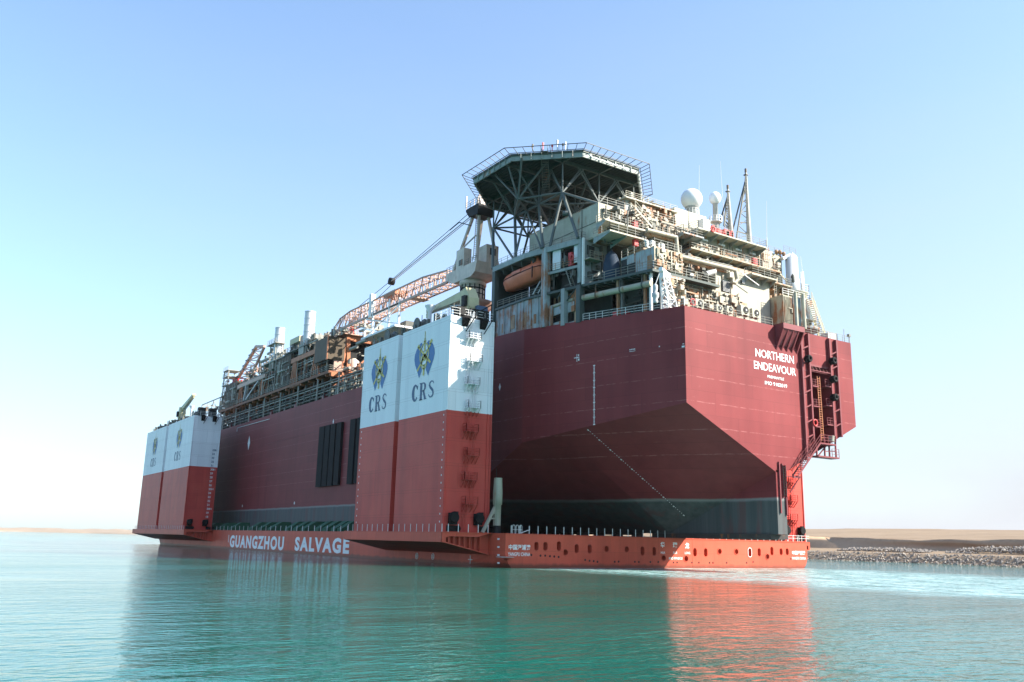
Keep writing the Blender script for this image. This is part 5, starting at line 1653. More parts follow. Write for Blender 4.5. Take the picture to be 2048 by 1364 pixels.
# access stair down from the deck, drain pipe, deck edge lights
m = MB(); m.stair(V((7.0, 2.6, 59.9)), V((10.2, 6.4, 55.2)), (-.75, .6, 0), 1.0); hp('access_stair', m, 'module')
m = MB(); m.rail([V((9.6, 6.9, 55.2)), V((11.6, 8.4, 55.2)), V((13.2, 6.6, 55.2))], 1.1, .9, .06); m.prism([V((9.4, 6.6, 55.2)), V((11.6, 8.6, 55.2)), V((13.4, 6.4, 55.2)), V((11, 4.8, 55.2))], (0, 0, -.12)); hp('stair_landing', m, 'module')
a, b = oct_[5], oct_[6]
m = MB(); m.pipe([Z1(1350, 230, 'y', -1.9), Z1(1380, 265, 'y', -1.9), Z1(1700, 375, 'y', -1.9), Z1(1725, 400, 'y', -1.9)], .12, 8); hp('drain_pipe', m, 'white')
for x_, y_, h_, mat in ((805, 205, 1.4, 'module'), (905, 205, 1.7, 'red'), (995, 200, 1.2, 'red'), (1045, 195, 2.0, 'steelgrey'), (1100, 190, 1.2, 'dark'), (1125, 195, 1.6, 'rail_white')):
    p = Z1(x_, y_, 'z', 60.0)
    m = MB(); m.bar(p, p + V((0, 0, h_ * .6)), .10); m.box(p.x - .11, p.x + .12, p.y - .1, p.y + .1, p.z + h_ * .5, p.z + h_ * .8); hp('deck_monitor' if mat == 'red' else 'deck_lamp', m, mat)

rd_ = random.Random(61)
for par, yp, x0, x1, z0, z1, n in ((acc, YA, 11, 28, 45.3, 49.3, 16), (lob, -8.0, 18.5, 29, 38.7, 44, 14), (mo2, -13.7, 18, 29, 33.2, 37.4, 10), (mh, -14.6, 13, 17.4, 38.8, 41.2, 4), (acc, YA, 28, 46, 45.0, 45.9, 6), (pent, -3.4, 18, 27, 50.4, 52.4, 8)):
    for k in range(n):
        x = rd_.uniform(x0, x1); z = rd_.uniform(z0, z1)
        m = MB(); m.box(x, x + rd_.uniform(.4, 1.6), yp - .06, yp - .003, z, z + rd_.uniform(.4, 1.5)); m.build('painted_shade_panel', MAT['void' if k % 3 else 'dark'], par)  # flat dark panels: shade of gaps put into their colour
# ------------------------------------------------------------------ production vessel: process modules on the main deck
rm = random.Random(77)
ZP = 38.3                                   # process deck
def mod(name, m, mat, par): return m.build(name, MAT[mat], par)
# process deck: edge slab along the port side with its orange-brown underside
m = MB(); m.box(7.2, 50, 82, 165, ZP, ZP + .28); pdk = m.build('process_deck', MAT['rust_brown'], fpso)
for y in range(84, 165, 5):
    m = MB(); m.box(7.3, 30, y - .12, y + .12, ZP - .85, ZP - .003); mod('deck_beam', m, 'rustorange', pdk)
m = MB(); m.box(7.22, 7.4, 82, 165, ZP - .3, ZP - .003); mod('edge_beam', m, 'rust_brown', pdk)
m = MB(); m.box(7.5, 40, 81.9, 82.1, ZP - .95, ZP - .003); mod('aft_fascia', m, 'rustorange', pdk)
m = MB(); m.rail([(7.3, 165, ZP + .28), (7.3, 82.1, ZP + .28), (24, 82.1, ZP + .28)], 1.2, 2.2, .09); mod('railing', m, 'rail', pdk)
# legs and crossed braces between main deck and process deck
for k, y in enumerate(range(83, 165, 5)):
    m = MB(); m.box(8.2, 8.6, y - .2, y + .2, 32.4, ZP - .75); mod('support_leg', m, 'module', pdk)
    if k % 2 == 0:
        m = MB(); m.bar((8.3, y + .3, 32.6), (8.3, y + 2.2, 36.4), .22); m.bar((8.3, y + 4.4, 32.6), (8.3, y + 2.4, 36.4), .22); mod('brace', m, 'module', pdk)
# edge posts and pipe runs at the deck edge
for k, y in enumerate(range(40, 186, 4)):
    m = MB(); m.bar((7.25, y, 32.4), (7.25, y, 35.6 if k % 3 else 37.4), .24 if k % 3 == 0 else .16); mod('edge_post', m, 'module_pale' if k % 3 == 0 else 'module', fh)
for z, x, r_, mat in ((35.5, 7.4, .14, 'module_pale'), (34.7, 7.7, .2, 'module'), (34.1, 7.5, .12, 'module_pale'), (36.3, 8.0, .22, 'module'), (33.4, 7.9, .25, 'module')):
    m = MB(); m.tube((x, 38, z), (x, 182, z), r_, 7); mod('deck_pipe', m, mat, fh)
m = MB()
for k in range(150):
    y = rm.uniform(40, 180); x = rm.uniform(7.6, 9.6); h = rm.uniform(.4, 2.6); wv = rm.uniform(.12, .9); m.box(x, x + wv, y, y + wv, 32.4, 32.4 + h)
o = mod('deck_fitting', m, 'module', fh); o['kind'] = 'stuff'
m = MB()
for k in range(60):
    y = rm.uniform(40, 78); x = rm.uniform(7.4, 9.4); h = rm.uniform(.5, 4.0); wv = rm.uniform(.08, .3); m.box(x, x + wv, y, y + wv, 32.4, 32.4 + h)
    if k % 3 == 0: m.bar((x, y, 32.4 + h), (x + .2, y + rm.uniform(1, 3), 33.4 + rm.random() * 3), .12)
o = mod('deck_fitting', m, 'module_pale', fh); o['kind'] = 'stuff'
for k in range(5):
    y = 84 + 17 * k; m = MB(); m.box(7.3, 8.2, y, y + 1.2, 32.45, 33.3); m.lathe((7.7, y + .6, 33.3), [(.35, 0), (.35, .5), (.5, .5), (.5, .6)], 10); mod('red_bollard', m, 'fpso_dark', fh)
# dark mass of plant behind the deck edge
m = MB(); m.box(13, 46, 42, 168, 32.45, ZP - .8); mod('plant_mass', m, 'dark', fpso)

def frame(name, x0, x1, y0, y1, z0, z1, par, mat, r=.3, brace=True, floors=()):
    m = MB()
    for x in (x0, x1):
        for y in (y0, y1): m.bar((x, y, z0), (x, y, z1), r)
    for z in (z1, *floors):
        for x in (x0, x1): m.bar((x, y0, z), (x, y1, z), r)
        for y in (y0, y1): m.bar((x0, y, z), (x1, y, z), r)
    if brace: m.truss((x0, y0, z0), (x0, y1, z0), (x0, y0, z1), (x0, y1, z1), max(1, round((y1 - y0) / 6)), r * .7, r * .6, 'z')
    return m.build(name, MAT[mat], par)

def plant(name, x0, x1, y0, y1, z0, z1, par, n, seed, mat='module', big=2.2):
    r = random.Random(seed); m = MB()
    for k in range(n):
        t = r.random(); x = r.uniform(x0, x1); y = r.uniform(y0, y1); z = r.uniform(z0, z1)
        if t < .38:
            a, b, c = (r.uniform(.2, big) for _ in range(3)); m.box(x, min(x1, x + a), y, min(y1, y + b), z, min(z1 + .6, z + c))
        elif t < .62: m.tube((x, y, z), (x, min(y1, y + r.uniform(1.5, 7)), z), r.uniform(.08, .38), 7)
        elif t < .85: m.tube((x, y, z), (x, y, min(z1 + .8, z + r.uniform(1, 4))), r.uniform(.06, .4), 7)
        else: m.bar((x, y, z), (min(x1, x + r.uniform(1, 4)), y, z), r.uniform(.08, .25))
    o = m.build(name, MAT[mat], par); o['kind'] = 'stuff'
    return o

mods = empty('process_plant', (XC, 110, ZP + .28), 'rust brown and grey process modules with pipework along the crimson hull deck', 'process plant')
def box_part(name, x0, x1, y0, y1, z0, z1, mat, par=mods):
    m = MB(); m.box(x0, x1, y0, y1, z0, z1); return m.build(name, MAT[mat], par)
# module nearest the stern: orange portal frame and brown clad screen facing aft
def P82(u, v, y=82.6): return A(u, v, 'y', y)
f1 = MB()
a_, b_ = P82(696, 676), P82(745, 679)
f1.bar(P82(696, 672), P82(696, 746), .8); f1.bar(a_, V((a_.x + 14, a_.y, a_.z)), .5, 1.2); f1.bar(V((a_.x + 9, a_.y, a_.z)), V((a_.x + 9, a_.y, ZP + .3)), .8)
f1 = f1.build('orange_portal_frame', MAT['rustorange'], mods)
m = MB(); m.bar(P82(694, 684), P82(684, 737), .42); m.build('brace', MAT['rustorange'], f1)
m = MB(); m.bar(P82(701, 745), P82(740, 712), .42); m.build('brace', MAT['rustorange'], f1)
m = MB(); m.box(a_.x - 1.5, a_.x + 15, 81.6, 92, a_.z + .65, a_.z + .85); m.rail([(a_.x - 1.4, 92, a_.z + .85), (a_.x - 1.4, 81.7, a_.z + .85), (a_.x + 14.8, 81.7, a_.z + .85)], 1.2, 1.6, .08); m.build('top_deck', MAT['salmon'], f1)
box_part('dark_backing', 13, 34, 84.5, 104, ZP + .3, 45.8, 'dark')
m = MB(); m.lathe((P82(712, 735).x, 84.0, ZP + .4), [(1.2, 0), (1.2, 3.0), (.5, 3.6)], 16); m.build('vessel_tank', MAT['pinkwhite'], mods)
a_, b_ = P82(656.5, 672), P82(687, 722)
s1 = box_part('brown_screen', a_.x, b_.x, 82.3, 82.7, b_.z, a_.z, 'brown'); box_part('screen_edge', a_.x - .15, a_.x, 82.2, 82.8, b_.z - .2, a_.z + .2, 'rustorange', s1); box_part('brown_side', a_.x, a_.x + .2, 82.7, 90, b_.z, a_.z, 'brown', s1)
box_part('screen_base', P82(668, 722).x, b_.x, 82.5, 82.9, ZP + .3, b_.z, 'salmon', s1)
frame('lattice_frame', 7.6, 18, 90.2, 98, ZP + .3, 47.0, mods, 'module_pale', .24, True, (42.5,))
plant('pipework', 7.8, 17, 84, 104, ZP + .3, 44, mods, 120, 3, 'module', 1.8)
plant('pipework', 8.5, 22, 72, 98, 46.6, 49.0, mods, 90, 4, 'module_pale', 1.5)
plant('pipework', 9, 24, 60, 81, 36, 43, mods, 110, 14, 'module_pale', 1.3)
m = MB(); q = P82(705, 668); m.tube((q.x, 83, q.z - .3), (q.x, 83, q.z + 1.8), .45, 14); m.build('red_tank', MAT['red'], mods)
# second module: orange truss beam on spread legs, platforms, first stack
m = MB(); m.bar((7.5, 89.5, 44.3), (7.5, 106.5, 44.3), .5, 1.1); be = m.build('orange_beam', MAT['rustorange'], mods)
for y in (91, 104.5):
    for d in (-2.2, -.7, .7, 2.2):
        m = MB(); m.bar((7.6, y + d * .3, 44), (7.6, y + d, ZP + .3), .38); m.build('leg', MAT['rustorange'], be)
m = MB(); m.prism([V((7.3, 96, 46.8)), V((7.3, 112, 46.8)), V((16, 112, 46.8)), V((16, 96, 46.8))], (0, 0, .3)); m.rail([(7.4, 112, 47.1), (7.4, 96, 47.1)], 1.1, 2, .08); pl = m.build('platform', MAT['module'], mods)
frame('lattice_frame', 7.8, 16, 96, 112, ZP + .3, 46.7, mods, 'module', .22, True, (42.6,))
plant('pipework', 7.9, 17, 88, 118, ZP + .3, 46, mods, 150, 5, 'module', 2)
plant('pipework', 8, 16, 97, 112, 47.1, 49.6, mods, 60, 6, 'module_pale', 1.4)
box_part('green_shelter', 8.5, 14, 105.5, 112, 49.4, 50.8, 'beige'); box_part('salmon_shelter', 8.2, 11, 100, 104, 48.2, 50.2, 'salmon')
def stack_(x, y, z0, z1, r):
    m = MB(); n = 5; prof = []
    for k in range(n):
        a = z0 + (z1 - z0) * k / n; b = z0 + (z1 - z0) * (k + 1) / n
        prof += [(r, a), (r, b - .18), (r * 1.06, b - .16), (r * 1.06, b - .02)]
    m.lathe((x, y, 0), prof, 22, None, False); o = m.build('exhaust_stack', MAT['stack'], mods)
    b = MB(); b.tube((x - .3, y - 2.0, z0 + .5), (x, y, z0 + 1.5), r * .5, 8); b.box(x - r * 1.3, x + r * 1.3, y - r * 1.3, y + r * 1.3, z0 - 2.4, z0 + .1); b.build('stack_base', MAT['module_pale'], o)
pA = A(619, 700, 'x', 9.0); tA = A(621, 623.5, 'x', 9.0)
stack_(9.0, tA.y, 47.5, tA.z, 1.25)
pB = A(560.5, 656, 'x', 9.0); stack_(9.0, pB.y, 47.0, pB.z, 1.2)
# third module: dark clad box with pale lattice, second stack, upper platforms
d1 = box_part('dark_clad_box', 7.5, 18, 107.5, 117.5, ZP + .5, 46.4, 'brown')
frame('lattice_frame', 7.3, 16, 117.6, 127, ZP + .3, 46.6, mods, 'module_pale', .24, True, (42.3,))
m = MB(); m.box(7.4, 16, 112, 130, 46.5, 46.75); m.rail([(7.5, 130, 46.75), (7.5, 112, 46.75)], 1.1, 2, .08); m.build('platform', MAT['module_pale'], mods)
plant('pipework', 7.8, 17, 117, 150, ZP + .3, 45.5, mods, 170, 8, 'module', 2)
plant('pipework', 7.8, 15, 118, 134, 46.8, 50.5, mods, 80, 9, 'module_pale', 1.3)
m = MB()
for y in (121, 125): m.bar((8, y, 46.7), (8, y, 51.5), .28)
m.bar((8, 121, 51.5), (8, 125, 51.5), .3); m.truss((8, 121, 46.7), (8, 121, 51.5), (8, 125, 46.7), (8, 125, 51.5), 3, .14); m.box(7.4, 10, 119.8, 126.4, 51.4, 51.6); m.rail([(7.5, 126.4, 51.6), (7.5, 119.8, 51.6)], 1.1, 1.5, .08)
m.build('lattice_tower', MAT['module_pale'], mods)
# orange beam and blue braces of the fourth module
m = MB(); m.bar((7.5, 125.5, 43.6), (7.5, 149, 43.6), .5, 1.0); be = m.build('orange_beam', MAT['salmon'], mods)
for y in (128, 146.5):
    for d in (-2, 0, 2):
        m = MB(); m.bar((7.6, y + d * .25, 43.4), (7.6, y + d, ZP + .3), .36); m.build('leg', MAT['rustorange'], be)
m = MB(); m.bar((7.4, 131, 42.8), (7.4, 140.5, 39.0), .4); m.bar((7.4, 141, 43), (7.4, 142, 39), .5); m.build('blue_brace', MAT['steelgrey'], mods)
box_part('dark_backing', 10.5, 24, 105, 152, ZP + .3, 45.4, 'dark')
plant('pipework', 7.6, 13, 95, 165, ZP + .3, 44.5, mods, 190, 15, 'rust_brown', 1.8)
plant('pipework', 7.6, 11, 84, 165, ZP + .3, 42, mods, 150, 16, 'module', 1.2)
# inclined flare boom
m = MB()
p, q = A(476, 757, 'x', 11), A(513, 693, 'x', 11); p2, q2 = A(500, 757, 'x', 11), A(529, 693, 'x', 11)
m.bar(p, q, .75); m.bar(p2, q2, .6); m.bar(q, q2, .7); m.truss(p, q, p2, q2, 7, .26, .24, 'z')
fl = m.build('flare_boom', MAT['salmon'], mods)
d = (q - p)
for k in range(6):
    c = p.lerp(q, (k + .5) / 6); b = MB(); b.box(c.x - .5, c.x + .5, c.y + .2, c.y + 1.6, c.z - .12, c.z + .12); b.build('step', MAT['module'], fl)
# last module with access tower
box_part('dark_clad_box', 7.5, 16, 150, 161.5, 40.0, 45.6, 'brown')
m = MB()
for y in (161.5, 166):
    for x in (8, 11): m.bar((x, y, 36), (x, y, 50.6), .28)
for z in (40, 43, 46, 48.5, 50.4):
    m.box(7.6, 11.4, 161.2, 166.3, z, z + .18); m.rail([(7.7, 166.2, z + .18), (7.7, 161.3, z + .18)], 1.0, 1.6, .08)
m.truss((8, 161.5, 37), (8, 161.5, 50), (8, 166, 37), (8, 166, 50), 5, .14)
m.build('access_tower', MAT['module_pale'], mods)
frame('lattice_frame', 7.5, 18, 166, 186, 36, 42.8, mods, 'module_pale', .24, True, (39.4,))
plant('pipework', 7.8, 16, 150, 186, 33, 42, mods, 130, 10, 'module', 2)
plant('pipework', 7.8, 14, 150, 164, 45.6, 47.6, mods, 30, 11, 'red', .9)
plant('pipework', 16, 40, 60, 160, 43, 47, mods, 140, 12, 'module', 4)

# scaffold grids and small pipework in front of the clad faces
for y0, y1, z0, z1 in ((82.8, 90, 40.8, 46.2), (107.5, 117.5, ZP + .5, 46.4), (150, 161.5, 40, 45.6)):
    g = MB(); x = 7.25
    for k in range(5):
        y = y0 + (y1 - y0) * k / 4; g.bar((x, y, z0), (x, y, z1), .10)
    for k in range(4):
        z = z0 + (z1 - z0) * k / 3; g.bar((x, y0, z), (x, y1, z), .10)
    g.bar((x, y0, z0), (x, y1, z1), .08); g.build('scaffold_grid', MAT['module'], mods)
    plant('pipework', 7.05, 7.5, y0, y1 - 1, z0, z1 - 1, mods, 26, int(y0), 'module_pale', .7)
for k in range(26):
    y = 84 + 3.1 * k; m = MB(); m.bar((7.5, y, ZP + .3), (7.5, y, rm.uniform(40.5, 45.5)), .16); m.build('upright', MAT['rust_brown' if k % 3 else 'module_pale'], mods)
for z in (40.6, 41.9, 43.1, 44.6):
    m = MB(); m.tube((7.6 + rm.random() * .6, 84 + rm.random() * 12, z), (7.6 + rm.random() * .6, 150 + rm.random() * 12, z), .13, 6); m.build('pipe_run', MAT['module_pale' if z > 42 else 'pipe_rust'], mods)
plant('pipework', 8.5, 16, 112, 150, 44.5, 49.0, mods, 150, 21, 'module', 1.6)
plant('pipework', 8.0, 14, 118, 147, 44.5, 47.5, mods, 80, 22, 'salmon', .9)
plant('pipework', 8.0, 14, 84, 112, 45.5, 48.6, mods, 90, 23, 'module', 1.5)
plant('pipework', 8.0, 15, 140, 166, 43.5, 46.5, mods, 80, 24, 'module', 1.5)
plant('pipework', 7.4, 10, 66, 165, 34, 38, mods, 120, 25, 'rust_brown', 1.2)
# ------------------------------------------------------------------ lifeboat
lb = empty('lifeboat', (8.9, 9.6, 40.9), 'orange enclosed lifeboat hanging in the open bay under the helideck', 'lifeboat')
def boat_sec(y, w, zb, zt):
    pts = []
    for k in range(20):
        a = math.tau * k / 20
        c, s = math.cos(a), math.sin(a)
        x = math.copysign(abs(c) ** .7, c) * w; z = math.copysign(abs(s) ** .75, s)
        pts.append(V((8.9 + x * (1 if z > -.2 else .8), y, (zb + zt) / 2 + z * (zt - zb) / 2)))
    return pts
m = MB()
ln = [(4.6, .35, 41.9, 43.5), (4.9, .95, 41.3, 43.9), (5.8, 1.35, 41.05, 44.0), (8, 1.55, 40.95, 43.9), (11, 1.55, 40.95, 43.8), (13.2, 1.4, 41.0, 43.7), (14.3, 1.0, 41.2, 43.5), (14.8, .45, 41.7, 43.1)]
ss = [boat_sec(*a) for a in ln]
m.loft(ss, True, True); m.quad(*ss[0]); m.quad(*reversed(ss[-1]))
recalc(m.build('hull', MAT['orange'], lb))
m = MB(); m.prism([V((8.2, 5.2, 43.6)), V((8.2, 7.4, 43.6)), V((8.2, 7.0, 44.75)), V((8.2, 5.6, 44.75))], (1.4, 0, 0)); m.build('conning_hood', MAT['orange'], lb)
m = MB()
for a, b in zip(ln, ln[1:]):
    z0 = (a[2] + a[3]) / 2 + .35; z1 = (b[2] + b[3]) / 2 + .35
    m.bar((8.9 - a[1] * .99 - .02, a[0], z0), (8.9 - b[1] * .99 - .02, b[0], z1), .1)
m.build('grab_line', MAT['black'], lb)
m = MB(); m.box(7.28, 7.4, 5.6, 5.75, 41.2, 43.0); m.build('hatch_edge', MAT['black'], lb)
m = MB(); m.box(7.33, 7.45, 8.8, 11.2, 42.9, 43.35); m.build('window_strip', MAT['orange'], lb)

# ------------------------------------------------------------------ pedestal crane of the production vessel
CX, CY = 11.5, 29.5
cr = empty('pedestal_crane', (CX, CY, 33), 'tall faded pink pedestal crane with a long lattice boom laid forward over the modules', 'crane')
def cp(name, m, mat, par=None): return m.build(name, MAT[mat], par or cr)
m = MB(); m.lathe((CX, CY, 0), [(1.8, 33), (1.8, 43.6), (2.1, 44.0), (2.1, 45.2), (1.95, 45.3), (1.95, 46.0), (2.35, 46.1), (2.35, 46.8)], 24); cp('pedestal', m, 'pinkwhite')
m = MB(); m.lathe((CX, CY, 0), [(1.8, 41.2), (3.9, 42.4), (4.0, 42.8), (4.0, 43.0)], 26); cp('walk_ring', m, 'salmon')
m = MB()
for k in range(16):
    a = math.tau * k / 16; m.bar((CX + 2.15 * math.cos(a), CY + 2.15 * math.sin(a), 43.6), (CX + 2.15 * math.cos(a), CY + 2.15 * math.sin(a), 46.2), .13)
for z in (44.4, 45.4): m.lathe((CX, CY, z), [(2.2, 0), (2.2, .12)], 18)
cp('slew_cage', m, 'dark')
m = MB(); m.prism([V((CX - 2.3, 25.2, 47.4)), V((CX - 2.3, 24.6, 49.2)), V((CX - 2.3, 35.0, 49.2)), V((CX - 2.3, 35.0, 48.0)), V((CX - 2.3, 32.5, 46.9)), V((CX - 2.3, 26.5, 46.8))], (4.6, 0, 0)); base_ = cp('slewing_base', m, 'pinkwhite')
m = MB(); m.box(CX - 2.3, CX - .8, 29.0, 31.6, 49.2, 52.6); hs = cp('machinery_house', m, 'pinkwhite')
m = MB(); m.box(CX - .2, CX + 2.2, 25.0, 27.8, 49.2, 52.6); cp('machinery_house', m, 'pinkwhite')
m = MB(); m.box(CX - 2.36, CX - 2.3, 29.4, 30.6, 49.6, 50.6); cp('louvre', m, 'module', hs)
m = MB(); m.box(CX + .5, CX + 1.6, 24.94, 25.0, 50.8, 52.0); cp('cab_window', m, 'dark', hs)
m = MB(); m.rail([(CX - 2.2, 25, 49.2), (CX - 2.2, 28.8, 49.2)], 1.0, 1.3, .07); m.rail([(CX - 2.2, 35, 49.2), (CX - 2.2, 31.8, 49.2)], 1.1, 1.2, .07); cp('railing', m, 'rail')
ht = A(965, 425, 'x', CX); HZ = 61.2; HY = 27.6
for (x0, y0), (x1, y1) in (((CX - 2.1, 32.8), (CX - .9, HY + 1.0)), ((CX + 2.1, 32.8), (CX + .9, HY + 1.0)), ((CX - 2.1, 25.0), (CX - .9, HY - .9)), ((CX + 2.1, 25.0), (CX + .9, HY - .9))):
    m = MB(); m.bar((x0, y0, 49.2), (x1, y1, 58.6), .48, .36); cp('a_frame_leg', m, 'pinkwhite')
m = MB(); m.bar((CX - 1.7, 30.6, 53), (CX - 1.6, 26.4, 54.2), .2); m.ladder((CX - 2.3, 25.3, 49.4), (CX - 1.1, HY - 1.0, 58.4), (1, 0, 0), .7, .4, .1); cp('a_frame_brace', m, 'pinkwhite')
m = MB(); m.prism([V((CX - 1.7, HY + 2.3, 59.5)), V((CX - 1.7, HY + 1.2, 58.2)), V((CX - 1.7, HY - 1.6, 58.0)), V((CX - 1.7, HY - 2.0, 59.5)), V((CX - 1.7, HY - 1.8, 59.9)), V((CX - 1.7, HY + 2.3, 59.9))], (3.2, 0, 0)); hd = cp('sheave_head', m, 'dark')
m = MB(); m.prism([V((CX - .9, HY - 1.6, 59.9)), V((CX - .9, HY + .6, 59.9)), V((CX - .9, HY - .6, 62.2))], (1.6, 0, 0)); m.rail([(CX - 1.7, HY + 2.2, 59.9), (CX - 1.7, HY - 1.8, 59.9)], 1.2, 1.2, .09); m.bar((CX - 1.7, HY + 2.2, 60.2), (CX - 1.7, HY + 2.2, 62.4), .22); cp('head_gallery', m, 'pinkwhite', hd)
m = MB(); m.pipe([(CX - 2.7, 33.6, 57.0), (CX - 2.7, 30.4, 57.5), (CX - 2.2, 27, 56.0)], .09, 6); cp('hose_arm', m, 'dark')
# lattice boom: root, straight part, kink and tip
def boom_pt(u, v): return A(u, v, 'x', CX)
top = [boom_pt(908, 543), boom_pt(858, 557), boom_pt(712, 624), boom_pt(690, 640)]
bot = [boom_pt(910, 566), boom_pt(858, 588), boom_pt(708, 653), boom_pt(672, 668)]
bm_ = MB()
for dx in (-1.3, 1.3):
    T = [V((CX + dx, q.y, q.z)) for q in top]; Bt = [V((CX + dx, q.y, q.z)) for q in bot]
    for c in (T, Bt):
        for a, b in zip(c, c[1:]): bm_.bar(a, b, .24)
    for k, n in enumerate((6, 22, 5)): bm_.truss(T[k], T[k + 1], Bt[k], Bt[k + 1], n, .13, .12, 'z')
for c in (top, bot):
    for k, n in enumerate((6, 22, 5)):
        bm_.truss(V((CX - 1.3, c[k].y, c[k].z)), V((CX - 1.3, c[k + 1].y, c[k + 1].z)), V((CX + 1.3, c[k].y, c[k].z)), V((CX + 1.3, c[k + 1].y, c[k + 1].z)), n, .12, .11, 'z')
boom = cp('boom', bm_, 'salmon')
m = MB()
for a, b in zip(bot, bot[1:]): m.bar(V((CX - 1.5, a.y, a.z - .1)), V((CX - 1.5, b.y, b.z - .1)), .3, .45)
cp('chord_plate', m, 'salmon', boom)
m = MB(); m.box(CX - 1.4, CX + 1.4, top[2].y - 22, top[2].y - 17, top[2].z - .9, top[2].z); cp('sheave_block', m, 'rustorange', boom)
for k in range(3):
    m = MB(); q = bot[1].lerp(bot[2], .15 + .3 * k); m.prism([V((CX - 1.6, q.y, q.z - .1)), V((CX + 1.6, q.y, q.z - .1)), V((CX + 1.6, q.y - 2.5, q.z - .2)), V((CX - 1.6, q.y - 2.5, q.z - .2))], (0, 0, -.18)); cp('floor_plate', m, 'salmon', boom)
blk = A(784, 563, 'x', CX)
m = MB()
for dz, dx in ((.55, -.5), (-.35, -.5), (.2, .5)): m.tube(V((CX + dx, HY + 1.6, 59.6 + dz)), V((CX + dx * .5, blk.y, blk.z + dz * .35)), .07, 6)
m.tube(V((CX - .5, HY + 1.6, 59.2)), V((CX - .5, blk.y, blk.z - .3)), .09, 6)
cp('luffing_rope', m, 'steelgrey')
m = MB(); m.lathe((CX - .6, blk.y, blk.z), [(.35, -.1), (.75, 0), (.75, 1.0), (.35, 1.1)], 16, (1, 0, 0)); cp('rope_block', m, 'dark')
tip = top[2]
m = MB()
for dx in (-.5, .5): m.tube(V((CX + dx, blk.y + .6, blk.z - .2)), V((CX + dx * 2, tip.y - 3, tip.z + .2)), .06, 6)
cp('pendant_rope', m, 'dark')
# boom rest
m = MB()
q = A(745, 650, 'x', 10)
for u in (733, 748, 780, 800):
    a = A(u, 605 + (u - 733) * -.15, 'x', 10.0 + (u % 2)); m.bar((a.x, a.y, 43.8), (a.x, a.y, a.z), .34)
a = A(733, 640, 'x', 10); b = A(800, 630, 'x', 10)
m.bar((10, a.y, 48.2), (10, b.y, 48.2), .3); m.bar((10, a.y, 44), (10, b.y, 48), .24); m.bar((10, b.y, 44), (10, a.y, 48), .24)
m.box(9, 14, b.y, a.y, 43.4, 43.8)
q = A(744, 600, 'x', 10); m.box(9.6, 10.6, q.y - .5, q.y + .5, 48, 53.0)
o = m.build('boom_rest', MAT['white']); tag(o, 'white braced trestle standing under the middle of the lattice boom', 'trestle')

# ------------------------------------------------------------------ knuckle cranes and deck gear on the casings
def ship_crane(base, up, label, jib_up):
    o = empty('deck_crane', base, label, 'crane', 'beige cranes on the corner towers')
    x, y, z = base
    m = MB(); m.lathe((x, y, z), [(.85, 0), (.85, 1.9), (1.0, 2.0), (1.0, 2.2)], 18); m.build('post', MAT['beige'], o)
    m = MB()
    m.prism([V((x - .8, y + up * q, z + h_)) for q, h_ in ((-.9, 2.2), (1.2, 2.2), (1.7, 3.4), (1.2, 5.0), (.2, 5.3), (-.9, 3.6))], (1.6, 0, 0))
    h = m.build('slewing_head', MAT['beige'], o)
    m = MB(); m.box(x - 1.3, x - .8, y - .4, y + .5, z + 2.4, z + 3.9); m.build('control_box', MAT['dark'], h)
    e = V((x, y + 1.2 * up, z + 4.6)); t = V((x, y + up * (1.2 + 11.4 * math.cos(jib_up)), z + 4.6 + 11.4 * math.sin(jib_up)))
    d = (t - e); n = V((0, -up * math.sin(jib_up), math.cos(jib_up)))
    m = MB(); m.prism([e - n * .75, e + d * .45 - n * .55, t - n * .28, t + n * .28, e + d * .4 + n * .5, e + n * .65], (.9, 0, 0)); j = m.build('jib', MAT['beige'], o)
    j.location.x = -.45
    m = MB(); m.tube(e - n * 1.6 + V((0, .6, 0)), e + d * .42 - n * .6, .14, 8); m.build('lift_cylinder', MAT['steelgrey'], o)
    m = MB(); m.tube(t, t - V((0, 0, 1.3)), .05, 6); m.prism([t + V((-.2, -.2, -.1)), t + V((-.2, .5, -.3)), t + V((-.2, .4, -1.0)), t + V((-.2, 0, -.9))], (.4, 0, 0)); m.build('tip_hook', MAT['beige'], o)
    return o
ship_crane((-1.6, 8.0, ZTOP), 1, 'beige knuckle crane on top of the nearest red and white tower', R(-1.5))
c2 = A(367, 822, 'x', -3.5)
ship_crane((-3.5, c2.y + 2, ZTOP), -1, 'beige knuckle crane on the far red and white tower, jib raised', R(14))
m = MB(); q = A(859, 640, 'x', -3.2); m.lathe((-3.2, q.y, ZTOP), [(.32, 0), (.30, 3.3), (.75, 4.1), (.8, 4.3)], 12); o = m.build('jib_rest', MAT['white_clean'])
tag(o, 'white jib crutch post on the nearest tower under the beige crane', 'crane rest')
m = MB(); m.lathe((-3.5, c2.y - 9, ZTOP), [(.32, 0), (.30, 3.6), (.7, 4.2), (.75, 4.4)], 12); o = m.build('jib_rest', MAT['white_clean'])
tag(o, 'white jib crutch post on the far tower top', 'crane rest')

